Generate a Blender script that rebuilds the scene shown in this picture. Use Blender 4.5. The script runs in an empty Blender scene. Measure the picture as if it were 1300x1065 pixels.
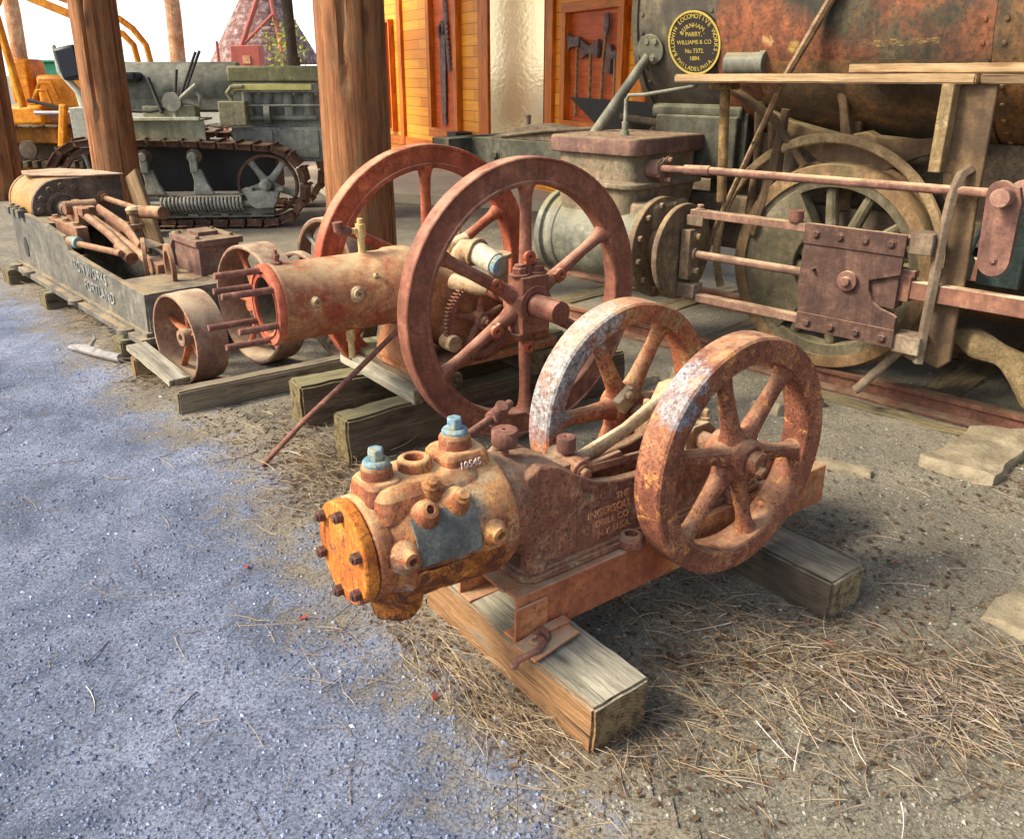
import bpy, bmesh, math, random
import numpy as np
from mathutils import Vector, Matrix, Euler, noise as mnoise
R = math.radians
random.seed(7); rng = np.random.default_rng(7)
S = bpy.context.scene
COL = S.collection

# ------------------------------------------------------------ camera, world, sun, exposure
cam = bpy.data.objects.new('camera', bpy.data.cameras.new('camera')); COL.objects.link(cam); S.camera = cam
cam.location = (0, 0, 1.45); cam.rotation_euler = (R(90 - 20.3), 0, 0)
cam.data.sensor_fit = 'HORIZONTAL'; cam.data.sensor_width = 36; cam.data.lens = 36 * 1060 / 1300
cam.data.shift_y = -(532.5 - 487.5) / 1300
cam.data.clip_start = .05; cam.data.clip_end = 2000
w = bpy.data.worlds.new('World'); S.world = w; w.use_nodes = True
SUN_EL, SUN_AZ = R(42), R(-104)          # azimuth from +Y towards +X
wn = w.node_tree; bg = wn.nodes['Background']
sky = wn.nodes.new('ShaderNodeTexSky'); sky.sky_type = 'NISHITA'; sky.sun_disc = False
sky.sun_elevation = SUN_EL; sky.sun_rotation = SUN_AZ; sky.air_density = 1.0; sky.dust_density = 3.5; sky.ozone_density = 1.0
# bright hazy band above the horizon
tcw = wn.nodes.new('ShaderNodeTexCoord'); sxw = wn.nodes.new('ShaderNodeSeparateXYZ'); wn.links.new(tcw.outputs['Generated'], sxw.inputs[0])
rw = wn.nodes.new('ShaderNodeValToRGB'); rw.color_ramp.elements[0].position = .02; rw.color_ramp.elements[0].color = (1, 1, 1, 1); rw.color_ramp.elements[1].position = .16; rw.color_ramp.elements[1].color = (0, 0, 0, 1)
wn.links.new(sxw.outputs['Z'], rw.inputs[0]); mw = wn.nodes.new('ShaderNodeMix'); mw.data_type = 'RGBA'; wn.links.new(rw.outputs[0], mw.inputs[0]); wn.links.new(sky.outputs[0], mw.inputs[6]); mw.inputs[7].default_value = (5.2, 5.0, 4.8, 1)
wn.links.new(mw.outputs[2], bg.inputs[0]); bg.inputs[1].default_value = .14
sl = bpy.data.lights.new('sun', 'SUN'); sun = bpy.data.objects.new('sun', sl); COL.objects.link(sun)
sl.energy = 2.2; sl.angle = R(14); sl.color = (1, .90, .76)
sd = Vector((math.sin(SUN_AZ) * math.cos(SUN_EL), math.cos(SUN_AZ) * math.cos(SUN_EL), math.sin(SUN_EL)))
sun.rotation_euler = sd.to_track_quat('Z', 'Y').to_euler()
S.view_settings.view_transform = 'Standard'; S.view_settings.look = 'None'
S.view_settings.exposure = 1.35; S.view_settings.gamma = 1
S.render.resolution_x = 1024; S.render.resolution_y = 838

# ------------------------------------------------------------ helpers
def hexc(h):
    h = h.lstrip('#'); c = [int(h[i:i+2], 16) / 255 for i in (0, 2, 4)]
    return tuple((x / 12.92 if x <= .04045 else ((x + .055) / 1.055) ** 2.4) for x in c) + (1,)

class NT:
    def __init__(s, name):
        s.m = bpy.data.materials.new(name); s.m.use_nodes = True; s.t = s.m.node_tree; s.n = s.t.nodes
        s.b = s.n['Principled BSDF']; s.b.inputs['Roughness'].default_value = .85; s.b.inputs['Specular IOR Level'].default_value = .3
        s.tc = s.n.new('ShaderNodeTexCoord'); s.obj = s.tc.outputs['Object']
    def l(s, a, b): s.t.links.new(a, b)
    def map(s, scale=(1, 1, 1), loc=(0, 0, 0), src=None, rnd=True):
        m = s.n.new('ShaderNodeMapping'); m.inputs['Scale'].default_value = scale; m.inputs['Location'].default_value = loc
        src = src or s.obj
        if rnd:
            oi = s.n.new('ShaderNodeObjectInfo'); mu = s.n.new('ShaderNodeMath'); mu.operation = 'MULTIPLY'; mu.inputs[1].default_value = 37
            s.l(oi.outputs['Random'], mu.inputs[0]); ad = s.n.new('ShaderNodeVectorMath'); ad.operation = 'ADD'
            s.l(src, ad.inputs[0]); s.l(mu.outputs[0], ad.inputs[1]); src = ad.outputs[0]
        s.l(src, m.inputs[0]); return m.outputs[0]
    def noise(s, co, scale, detail=6, rough=.6, dist=0):
        n = s.n.new('ShaderNodeTexNoise'); n.inputs['Scale'].default_value = scale; n.inputs['Detail'].default_value = detail
        n.inputs['Roughness'].default_value = rough; n.inputs['Distortion'].default_value = dist; s.l(co, n.inputs['Vector']); return n.outputs[0]
    def voro(s, co, scale, feature='F1', out=0):
        n = s.n.new('ShaderNodeTexVoronoi'); n.feature = feature; n.inputs['Scale'].default_value = scale; s.l(co, n.inputs['Vector']); return n.outputs[out]
    def ramp(s, fac, stops, interp='LINEAR'):
        r = s.n.new('ShaderNodeValToRGB'); e = r.color_ramp.elements; r.color_ramp.interpolation = interp
        while len(e) < len(stops): e.new(.5)
        for i, (p, c) in enumerate(stops):
            e[i].position = p; e[i].color = c if isinstance(c, tuple) else (hexc(c) if isinstance(c, str) else (c, c, c, 1))
        s.l(fac, r.inputs[0]); return r.outputs[0]
    def mix(s, f, a, b, mode='MIX'):
        m = s.n.new('ShaderNodeMix'); m.data_type = 'RGBA'; m.blend_type = mode
        for v, i in ((f, 0), (a, 6), (b, 7)):
            if hasattr(v, 'is_output'): s.l(v, m.inputs[i])
            elif i == 0: m.inputs[0].default_value = v
            else: m.inputs[i].default_value = hexc(v) if isinstance(v, str) else v
        return m.outputs[2]
    def math(s, op, a, b=None):
        m = s.n.new('ShaderNodeMath'); m.operation = op
        for v, i in ((a, 0), (b, 1)):
            if v is None: continue
            if hasattr(v, 'is_output'): s.l(v, m.inputs[i])
            else: m.inputs[i].default_value = v
        return m.outputs[0]
    def bump(s, h, strength=.5, dist=.003, prev=None):
        b = s.n.new('ShaderNodeBump'); b.inputs['Strength'].default_value = strength; b.inputs['Distance'].default_value = dist
        s.l(h, b.inputs['Height'])
        if prev: s.l(prev, b.inputs['Normal'])
        return b.outputs[0]
    def done(s, col, nrm=None, rough=None, metal=0):
        if hasattr(col, 'is_output'): s.l(col, s.b.inputs['Base Color'])
        else: s.b.inputs['Base Color'].default_value = hexc(col)
        if nrm: s.l(nrm, s.b.inputs['Normal'])
        if rough is not None:
            if hasattr(rough, 'is_output'): s.l(rough, s.b.inputs['Roughness'])
            else: s.b.inputs['Roughness'].default_value = rough
        s.b.inputs['Metallic'].default_value = metal; return s.m

def rust(name, c, speck='#3a1d16', patch=None, pth=(.6, .66), dust=None, da=.6, sc=6, bs=.5, rough=.85, pit=.5, psc=None, spots=(), stripe=None):
    """c = dark, mid, light; patch = flaked paint colours; dust = settled dust on faces that look up"""
    t = NT(name); co = t.map()
    a = t.noise(co, sc, 10, .68, .3)
    col = t.ramp(a, [(.33, c[0]), (.5, c[1]), (.68, c[2])])
    if patch:
        p = t.noise(co, psc or sc * .6, 9, .7, .8); pm = t.ramp(p, [(pth[0], 0.), (pth[1], 1.)])
        pc = t.ramp(t.noise(co, sc * 5, 4), [(.35, patch[0]), (.65, patch[-1])])
        col = t.mix(pm, col, pc)
    md = t.noise(co, sc * 4.2, 8, .72, .4); mg = t.ramp(md, [(.32, .50), (.5, 1.0), (.70, 1.42)])
    col = t.mix(.8, col, mg, 'MULTIPLY')
    for (px, py, pz, pr, pa, pb) in spots:                      # worn paint left at one place of the casting
        vd = t.n.new('ShaderNodeVectorMath'); vd.operation = 'DISTANCE'; t.l(t.obj, vd.inputs[0]); vd.inputs[1].default_value = (px, py, pz)
        q = t.math('ADD', t.math('DIVIDE', vd.outputs['Value'], pr), t.math('MULTIPLY', t.math('SUBTRACT', md, .5), 2.4))
        col = t.mix(t.ramp(q, [(.75, 1.), (.95, 0.)]), col, t.ramp(t.noise(co, sc * 9, 6, .7), [(.38, pa), (.6, pb)]))
    if stripe:                                                   # remains of a painted line along the barrel
        so = t.n.new('ShaderNodeSeparateXYZ'); t.l(t.obj, so.inputs[0]); x0, x1, z0, z1, pa, pb = stripe
        mk = t.math('MULTIPLY', t.math('MULTIPLY', t.math('GREATER_THAN', so.outputs[0], x0), t.math('LESS_THAN', so.outputs[0], x1)), t.math('MULTIPLY', t.math('GREATER_THAN', so.outputs[2], z0), t.math('LESS_THAN', so.outputs[2], z1)))
        mk = t.math('MULTIPLY', mk, t.math('LESS_THAN', so.outputs[1], .3)); fr_ = t.ramp(t.noise(t.map((9, 30, 30)), 2.6, 9, .85), [(.50, 0.), (.58, .8)])
        col = t.mix(t.math('MULTIPLY', mk, fr_), col, t.ramp(t.noise(co, 40, 4), [(.4, pa), (.6, pb)]))
    f = t.noise(co, sc * 13, 6, .75); fm = t.ramp(f, [(.5, 0.), (.60, 1.)])
    col = t.mix(t.math('MULTIPLY', fm, pit), col, speck)
    st = t.noise(t.map((sc * 5, sc * 5, sc * .55)), 1.0, 6, .7, .3)
    col = t.mix(.55, col, t.ramp(st, [(.34, .55), (.5, 1.0), (.68, 1.35)]), 'MULTIPLY')
    wco = t.n.new('ShaderNodeVectorMath'); wco.operation = 'ADD'; wsc = t.n.new('ShaderNodeVectorMath'); wsc.operation = 'SCALE'
    nz = t.n.new('ShaderNodeTexNoise'); nz.inputs['Scale'].default_value = sc * 6; nz.inputs['Detail'].default_value = 5; t.l(co, nz.inputs['Vector']); t.l(nz.outputs[1], wsc.inputs[0]); wsc.inputs['Scale'].default_value = .35 / sc; t.l(co, wco.inputs[0]); t.l(wsc.outputs[0], wco.inputs[1])
    pv = t.voro(wco.outputs[0], sc * 11); pits = t.math('MULTIPLY', t.ramp(pv, [(.16, 1.), (.30, 0.)]), t.ramp(md, [(.42, 0.), (.55, 1.)]))
    col = t.mix(t.math('MULTIPLY', pits, .75 * min(1, pit * 1.5)), col, speck)
    fl = t.ramp(t.noise(wco.outputs[0], sc * 2.1, 5, .6, .5), [(.50, 0.), (.515, 1.)])          # scale plates that have come off
    col = t.mix(t.math('MULTIPLY', fl, .35), col, c[0])
    v = t.noise(co, sc * 30, 3, .8)
    col = t.mix(t.ramp(v, [(.6, 0.), (.72, .35)]), col, c[2])
    if dust:
        g = t.n.new('ShaderNodeNewGeometry'); sx = t.n.new('ShaderNodeSeparateXYZ'); t.l(g.outputs['True Normal'], sx.inputs[0])
        up = t.ramp(sx.outputs['Z'], [(.25, 0.), (.9, 1.)]); dn = t.ramp(t.noise(co, sc * 1.5, 8, .7), [(.38, .1), (.6, 1.)])
        col = t.mix(t.math('MULTIPLY', t.math('MULTIPLY', up, dn), da), col, dust)
    n = t.bump(f, bs, .0025); n = t.bump(v, bs * .7, .0012, n); n = t.bump(md, bs * .6, .005, n); n = t.bump(pits, -bs, .003, n); n = t.bump(fl, -bs * .5, .0015, n)
    return t.done(col, n, rough)

def wood(name, c, crack='#1b1510', ends=None, gs=1., bs=.6, mask=None, mth=(.5, .6), rough=.85, face=None):
    """grain runs along local X; mask = second colour pair, either in noise patches or only on the face given"""
    t = NT(name)
    co = t.map((1.1 * gs, 17 * gs, 17 * gs)); a = t.noise(co, 1.7, 9, .68, .5)
    col = t.ramp(a, [(.3, c[0]), (.5, c[1]), (.7, c[2])])
    big = t.noise(t.map((2.2, 5, 5)), 1.6, 7, .65); bm_ = t.ramp(big, [(.35, .62), (.55, 1.), (.72, 1.25)]); col = t.mix(.8, col, bm_, 'MULTIPLY')
    if mask:
        mn = t.noise(t.map((2.2, 6, 6)), 1.7, 9, .72, .5)
        if face:
            sn = t.n.new('ShaderNodeSeparateXYZ'); t.l(t.tc.outputs['Normal'], sn.inputs[0])
            fv = t.math('MULTIPLY', sn.outputs[face[0]], face[1]); mm = t.ramp(t.math('ADD', fv, t.math('MULTIPLY', t.math('SUBTRACT', mn, .5), 1.1)), [(.5, 0.), (.85, 1.)])
        else: mm = t.ramp(mn, [(mth[0], 0.), (mth[1], 1.)])
        col = t.mix(mm, col, t.ramp(a, [(.3, mask[0]), (.7, mask[1])]))
    fi = t.noise(t.map((5 * gs, 150 * gs, 150 * gs)), 1.5, 5, .75, .2)
    col = t.mix(t.ramp(fi, [(.35, .6), (.56, 0.)]), col, crack)
    cr = t.noise(t.map((1.1 * gs, 34 * gs, 34 * gs)), 1.0, 4, .55, .3); cm = t.ramp(cr, [(.30, 1.), (.35, 0.)])
    col = t.mix(t.math('MULTIPLY', cm, .85), col, crack)
    kn = t.voro(t.map((3.2 * gs, 11 * gs, 11 * gs)), 1.0); col = t.mix(t.ramp(kn, [(.10, .9), (.17, 0.)]), col, crack); col = t.mix(t.ramp(kn, [(.17, .45), (.30, 0.)]), col, c[0])
    sx = t.n.new('ShaderNodeSeparateXYZ'); t.l(t.tc.outputs['Normal'], sx.inputs[0])
    em = t.ramp(t.math('ABSOLUTE', sx.outputs['X']), [(.8, 0.), (.9, 1.)])
    wv = t.n.new('ShaderNodeTexWave'); wv.wave_type = 'RINGS'; wv.rings_direction = 'X'; wv.inputs['Scale'].default_value = 34; wv.inputs['Distortion'].default_value = 4
    wv.inputs['Detail'].default_value = 4; wv.inputs['Detail Scale'].default_value = 2; t.l(t.map((1, 1, 1), (0, .03, .11), rnd=False), wv.inputs['Vector'])
    e = ends or (c[0], c[1]); ec = t.ramp(wv.outputs[1], [(.1, e[0]), (.9, e[1])]); ec = t.mix(.45, ec, e[1])
    ec = t.mix(t.ramp(t.noise(t.map(), 30, 7, .75), [(.45, .0), (.6, .75)]), ec, crack)
    col = t.mix(em, col, ec)
    n = t.bump(fi, bs, .003); n = t.bump(cr, bs, .008, n); n = t.bump(big, bs * .5, .01, n)
    return t.done(col, n, rough)

def plain(name, c, rough=.7, sc=8, var=.35, dark='#1a1712', bs=.25, metal=0, dust=None):
    t = NT(name); co = t.map(); a = t.noise(co, sc, 8, .65, .2)
    col = t.mix(t.ramp(a, [(.42, 0.), (.75, var)]), c, dark)
    if dust:
        b = t.noise(co, sc * .5, 6, .6); col = t.mix(t.ramp(b, [(.45, 0.), (.7, .6)]), col, dust)
    return t.done(col, t.bump(t.noise(co, sc * 8, 4, .7), bs, .002), rough, metal)

class MB:
    def __init__(s): s.bm = bmesh.new()
    def box(s, c, d, rot=None):
        r = bmesh.ops.create_cube(s.bm, size=1); M = Matrix.Translation(c) @ ((rot if isinstance(rot, Matrix) else Euler(rot).to_matrix()).to_4x4() if rot is not None else Matrix()) @ Matrix.Diagonal((*d, 1))
        bmesh.ops.transform(s.bm, matrix=M, verts=r['verts']); return s
    def tube(s, pts, r, n=12, caps=True, flat=None):
        pts = [Vector(p) for p in pts]; rs = r if isinstance(r, (list, tuple)) else [r] * len(pts)
        rings = []; up = None
        for i, p in enumerate(pts):
            t = (pts[min(i + 1, len(pts) - 1)] - pts[max(i - 1, 0)]).normalized()
            if up is None: up = Vector((0, 0, 1)) if abs(t.z) < .9 else Vector((0, 1, 0))
            sd_ = t.cross(up).normalized(); up = sd_.cross(t).normalized()
            fx, fy = flat or (1, 1)
            rings.append([s.bm.verts.new(p + (sd_ * math.cos(2 * math.pi * k / n) * fx + up * math.sin(2 * math.pi * k / n) * fy) * rs[i]) for k in range(n)])
        for a, b in zip(rings, rings[1:]):
            for k in range(n): s.bm.faces.new((a[k], a[(k + 1) % n], b[(k + 1) % n], b[k]))
        if caps: s.bm.faces.new(rings[0][::-1]); s.bm.faces.new(rings[-1])
        return s
    def rod(s, a, b, r, r2=None, n=16): return s.tube([a, b], [r, r if r2 is None else r2], n)
    def lathe(s, prof, o=(0, 0, 0), axis=(0, 0, 1), n=32, closed=False, sc=(1, 1), a0=0, a1=2 * math.pi):
        ax = Vector(axis).normalized(); u = Vector((0, 0, 1)) if abs(ax.z) < .9 else Vector((1, 0, 0)); u = (u - ax * u.dot(ax)).normalized(); v = ax.cross(u); o = Vector(o)
        full = abs(a1 - a0 - 2 * math.pi) < 1e-6; m = n if full else n + 1
        rings = []
        for r, h in prof:
            if r < 1e-6: rings.append([s.bm.verts.new(o + ax * h)] * m)
            else: rings.append([s.bm.verts.new(o + ax * h + (u * math.cos(a0 + (a1 - a0) * k / n) * sc[0] + v * math.sin(a0 + (a1 - a0) * k / n) * sc[1]) * r) for k in range(m)])
        prs = list(zip(rings, rings[1:])) + ([(rings[-1], rings[0])] if closed else [])
        for a, b in prs:
            for k in range(m if full else n):
                q = []
                for vv in (a[k], a[(k + 1) % m], b[(k + 1) % m], b[k]):
                    if vv not in q: q.append(vv)
                if len(q) > 2:
                    try: s.bm.faces.new(q)
                    except ValueError: pass
        return s
    def prism(s, poly, plane, a, b):
        f = {'xz': lambda p, h: (p[0], h, p[1]), 'yz': lambda p, h: (h, p[0], p[1]), 'xy': lambda p, h: (p[0], p[1], h)}[plane]
        A = [s.bm.verts.new(f(p, a)) for p in poly]; B = [s.bm.verts.new(f(p, b)) for p in poly]; n = len(poly)
        s.bm.faces.new(A); s.bm.faces.new(B[::-1])
        for k in range(n): s.bm.faces.new((A[k], B[k], B[(k + 1) % n], A[(k + 1) % n]))
        return s
    def bolt(s, p, d, r=.012, h=.012, washer=True):
        p = Vector(p); d = Vector(d).normalized()
        if washer: s.lathe([(0, 0), (r * 1.35, 0), (r * 1.35, h * .25), (0, h * .25)], p, d, 16)
        s.lathe([(0, 0), (r, 0), (r, h * .85), (r * .85, h), (0, h)], p, d, 6); return s
    def loft(s, rings, caps=True):
        V = [[s.bm.verts.new(p) for p in r] for r in rings]; n = len(V[0])
        for a, b in zip(V, V[1:]):
            for k in range(n): s.bm.faces.new((a[k], a[(k + 1) % n], b[(k + 1) % n], b[k]))
        if caps: s.bm.faces.new(V[0][::-1]); s.bm.faces.new(V[-1])
        return s
    def text(s, body, size, M, ext=.001, align='CENTER', space=1):
        cu = bpy.data.curves.new('t', 'FONT'); cu.body = body; cu.size = size; cu.extrude = ext; cu.align_x = align; cu.align_y = 'CENTER'; cu.space_character = space; cu.resolution_u = 3
        o = bpy.data.objects.new('t', cu); COL.objects.link(o)
        me = bpy.data.meshes.new_from_object(o.evaluated_get(bpy.context.evaluated_depsgraph_get()))
        me.transform(M); s.bm.from_mesh(me)
        bpy.data.objects.remove(o); bpy.data.curves.remove(cu); bpy.data.meshes.remove(me); return s
    def jitter(s, amp, freq=8, seed=0):
        for v in s.bm.verts:
            v.co += Vector([mnoise.noise(v.co * freq + Vector((seed + k * 17.3, 0, 0))) for k in range(3)]) * amp
        return s
    def build(s, name, mat, parent=None, loc=None, rot=None, bev=.003, ang=35, sub=0, jit=None):
        if jit: s.jitter(*jit)
        bmesh.ops.recalc_face_normals(s.bm, faces=s.bm.faces)
        me = bpy.data.meshes.new(name); s.bm.to_mesh(me); s.bm.free()
        me.polygons.foreach_set('use_smooth', [True] * len(me.polygons)); me.set_sharp_from_angle(angle=R(ang))
        me.materials.append(mat)
        o = bpy.data.objects.new(name, me); COL.objects.link(o)
        if parent: o.parent = parent
        if loc is not None: o.location = loc
        if rot is not None: o.rotation_euler = rot
        if bev:
            b = o.modifiers.new('b', 'BEVEL'); b.width = bev; b.segments = 2; b.limit_method = 'ANGLE'; b.angle_limit = R(40)
        if sub:
            b = o.modifiers.new('s', 'SUBSURF'); b.levels = b.render_levels = sub
        return o

def tag(o, label=None, cat=None, group=None, kind=None):
    if label: o['label'] = label
    if cat: o['category'] = cat
    if group: o['group'] = group
    if kind: o['kind'] = kind
    return o
def thing(name, label, cat, loc=(0, 0, 0), rz=0, group=None, rot=None):
    o = bpy.data.objects.new(name, None); COL.objects.link(o); o.location = loc; o.rotation_euler = rot or (0, 0, R(rz)); o.empty_display_size = .1
    return tag(o, label, cat, group)
def raw(name, verts, faces, mat, smooth=False):
    me = bpy.data.meshes.new(name); me.from_pydata(verts, [], faces); me.materials.append(mat)
    if smooth: me.polygons.foreach_set('use_smooth', [True] * len(me.polygons))
    o = bpy.data.objects.new(name, me); COL.objects.link(o); return o
def wobble_box(L, W, H, seg=14, jit=.004, bev=.008, seed=0):
    m = MB(); m.box((0, 0, 0), (L, W, H)); bm = m.bm
    bmesh.ops.bevel(bm, geom=bm.edges[:], offset=bev, segments=2, affect='EDGES')
    for i in range(1, seg):
        bmesh.ops.bisect_plane(bm, geom=bm.verts[:] + bm.edges[:] + bm.faces[:], plane_co=(-L / 2 + L * i / seg, 0, 0), plane_no=(1, 0, 0))
    for i in range(1, 6):
        bmesh.ops.bisect_plane(bm, geom=bm.verts[:] + bm.edges[:] + bm.faces[:], plane_co=(0, -W / 2 + W * i / 6, 0), plane_no=(0, 1, 0))
        bmesh.ops.bisect_plane(bm, geom=bm.verts[:] + bm.edges[:] + bm.faces[:], plane_co=(0, 0, -H / 2 + H * i / 6), plane_no=(0, 0, 1))
    m.jitter(jit * 1.1, 7, seed); m.jitter(jit * .55, 26, seed + 5); m.jitter(jit * .15, 70, seed + 9); return m
def timber(name, label, cat, p0, p1, W, H, z, mat, group=None, jit=.004, tilt=(0, 0), bev=.008, parent=None):
    """beam from p0 to p1 (centre line on plan), bottom at z"""
    d = Vector((p1[0] - p0[0], p1[1] - p0[1])); L = d.length
    o = wobble_box(L, W, H, max(6, int(L / .03)), jit, bev, seed=p0[0] * 7 + p0[1]).build(name, mat, bev=0, ang=50)
    o.location = ((p0[0] + p1[0]) / 2, (p0[1] + p1[1]) / 2, z + H / 2); o.rotation_euler = (tilt[0], tilt[1], math.atan2(d.y, d.x))
    if parent: o.parent = parent
    return tag(o, label, cat, group) if label else o

# ------------------------------------------------------------ materials
m_headorange = rust('orange rust', ('#9c4e20', '#d07c2a', '#ea9a3e'), speck='#54281e', patch=('#54424e', '#6c4434'), pth=(.56, .64), sc=11, bs=.8, pit=.7, psc=9)
m_cyl = rust('compressor cylinder rust', ('#744230', '#a8643a', '#cf9852'), speck='#42261c', patch=('#b8a07c', '#8c786c'), pth=(.54, .62), dust='#d8b47c', da=.75, sc=8, bs=.9, pit=.7, psc=5)
m_cylflake = rust('flaking orange rust', ('#70341a', '#c4742c', '#ea9c3e'), speck='#3c1a10', patch=('#7c4a30', '#5c3826'), pth=(.48, .55), psc=16, sc=13, bs=1.6, pit=.8)
m_frameA = rust('frame rust', ('#6c4234', '#8c5a42', '#b07c58'), speck='#42281e', patch=('#b08a60', '#86705a'), pth=(.52, .62), dust='#ac9878', da=.6, sc=8, bs=1., pit=.8, psc=14)
m_wheelA = rust('flywheel rust', ('#6a3e2e', '#8c563e', '#ac7652'), speck='#43221a', patch=('#d09450', '#b87840'), pth=(.56, .62), dust='#c8a47c', da=.6, sc=9, bs=.9, pit=.9, psc=22, spots=((.215, -.03, .25, .085, '#787c82', '#a8aaac'), (.26, .02, .20, .06, '#6e7278', '#94969a')))
m_wheelA2 = rust('flywheel pale rust', ('#8a4630', '#a9663f', '#c9935c'), speck='#4f281c', patch=('#b89868', '#94744c'), pth=(.54, .62), dust='#b8a484', da=.6, sc=7, bs=.6, pit=.8, psc=9, spots=((.25, .0, .24, .16, '#74746f', '#aeaca4'), (.32, .0, .07, .13, '#74726e', '#a4a29c'), (.14, 0, .32, .10, '#84827c', '#b8b4a8')))
m_channel = rust('channel rust', ('#8a4c32', '#a9653e', '#c68a58'), speck='#5a3022', patch=('#8c7a60', '#a38c68'), pth=(.56, .68), dust='#a89878', da=.8, sc=4, bs=.4)
m_bluecap = rust('blue painted bolt', ('#4c7484', '#74949e', '#a0b4b4'), speck='#6c6450', patch=('#a09c74', '#8c8664'), pth=(.5, .58), sc=24, bs=.4)
m_plate = rust('slate name plate', ('#4c4b40', '#64625a', '#8c8a7a'), speck='#2e3838', sc=14, bs=.25, rough=.6)
m_darkbolt = rust('dark bolt rust', ('#402a24', '#5c3c30', '#7c5844'), speck='#2a1c1a', sc=20, bs=.5)
m_wheelB = rust('red brown wheel rust', ('#6a4232', '#80503c', '#9c6a50'), speck='#553028', patch=('#8c5440', '#a06248'), pth=(.55, .75), dust='#c4957a', da=.75, sc=5, bs=.3, pit=.5)
m_wheelB2 = rust('orange red wheel rust', ('#803e28', '#9c5034', '#b86a44'), speck='#54281c', dust='#bfa080', da=.7, sc=4, bs=.4, pit=.5)
m_cylB = rust('engine cylinder', ('#8c5a3e', '#b48456', '#caa070'), speck='#6a3828', patch=('#9c4c2e', '#8c422c'), pth=(.46, .58), dust='#b8a67c', da=.75, sc=6, bs=.5, pit=.5, psc=4)
m_redlead = rust('red lead ring', ('#8c4630', '#ac5a3e', '#c07656'), speck='#8a3c28', sc=7, bs=.3, pit=.4)
m_stud = rust('stud rust', ('#5c4036', '#7c5444', '#9c7058'), speck='#552c28', sc=14, bs=.5)
m_mustard = rust('mustard fitting', ('#b08c50', '#d4b878', '#e2cf98'), speck='#7a4a30', patch=('#a05a48', '#b4705c'), pth=(.6, .66), sc=12, bs=.3)
m_gear = rust('gear rust', ('#6a4234', '#8a5844', '#a87c60'), speck='#3c2620', dust='#a89070', da=.5, sc=7, bs=.5)
m_casting = rust('tan casting', ('#8a6a4c', '#a88a64', '#c2ab82'), speck='#5c4434', dust='#c8bc98', da=.7, sc=6, bs=.5)
m_pulley = rust('brown pulley', ('#75584a', '#8f7058', '#a88a6c'), speck='#5a3c30', patch=('#9c7860', '#8a5a44'), pth=(.55, .7), dust='#c0ae8c', da=.8, sc=4, bs=.3, pit=.4)
m_rustspoke = rust('spoke rust', ('#8a4c34', '#a8623f', '#bb7a50'), speck='#56301f', sc=6, bs=.4)
m_bedC = rust('grey engine bed', ('#4c4942', '#686458', '#86806e'), speck='#302c28', patch=('#6c6650', '#504e48'), pth=(.5, .65), dust='#9c8660', da=.8, sc=4.5, bs=.5, pit=.4)
m_cylC = rust('ochre cylinder', ('#8c6238', '#ae8048', '#c49a62'), speck='#5c4430', patch=('#8a7a5c', '#6a5a48'), pth=(.58, .7), dust='#8e8264', da=.8, sc=5, bs=.4, pit=.35)
m_capC = rust('brown cylinder cover', ('#4a4038', '#625244', '#7c6a54'), speck='#2c2622', dust='#9c8c6c', da=.6, sc=6, bs=.4)
m_rodC = rust('brown orange rods', ('#644634', '#845e44', '#a4805c'), speck='#5c3a2a', dust='#b89c74', da=.6, sc=8, bs=.4)
m_green = rust('olive green paint', ('#34342a', '#48473a', '#625f4c'), speck='#2a2820', patch=('#6a5a40', '#7a6a48'), pth=(.6, .7), dust='#8c8a66', da=.7, sc=4, bs=.4, pit=.4)
m_greencyl = rust('green grey cylinder jacket', ('#4c4c40', '#666556', '#868470'), speck='#38362e', patch=('#7a7858', '#8c865e'), pth=(.56, .7), dust='#98926a', da=.6, sc=3, bs=.2, rough=.55, pit=.3)
m_chest = rust('brown steam chest', ('#54403a', '#6c5044', '#866854'), speck='#4c342c', patch=('#7c7a5c', '#a08a70'), pth=(.58, .68), dust='#94825e', da=.8, sc=4, bs=.4, pit=.4)
m_chestlow = rust('mottled chest', ('#5c5a44', '#7c6c54', '#a08468'), speck='#463c30', patch=('#b47c64', '#8a8464'), pth=(.52, .66), dust='#8c8466', da=.5, sc=6, bs=.6)
m_mauve = rust('mauve brown steel', ('#583f36', '#704f42', '#8c6854'), speck='#50342f', dust='#c0a47c', da=.9, sc=6, bs=.4, pit=.45)
m_mauvedark = rust('dark mauve slide', ('#3e2c24', '#523c30', '#6c5040'), speck='#32242a', dust='#b08c70', da=.8, sc=9, bs=.6, pit=.4)
m_guide = rust('tan guide steel', ('#60473a', '#7a5c4a', '#987660'), speck='#44342a', dust='#b09c78', da=.9, sc=6, bs=.35, pit=.4)
m_yoke = rust('grey brown yoke', ('#5c4c3c', '#746450', '#8e8068'), speck='#584230', patch=('#a8804c', '#94703c'), pth=(.58, .7), sc=6, bs=.4)
m_mainrod = rust('red tan rod', ('#5e4234', '#7a5442', '#946c54'), speck='#5c382c', dust='#d2c09a', da=1., sc=4, bs=.3, pit=.35)
m_tire = rust('tan tyre', ('#5e4830', '#7c6242', '#967c58'), speck='#4c3a28', patch=('#5c5c3e', '#6e6c48'), pth=(.5, .66), dust='#a89468', da=.6, sc=3.5, bs=.35, pit=.4)
m_driver = rust('olive driving wheel', ('#443f30', '#5c543e', '#78705a'), speck='#3c3828', patch=('#8a6c40', '#7a6a44'), pth=(.62, .72), dust='#a49a74', da=.5, sc=5, bs=.3, pit=.3)
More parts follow.
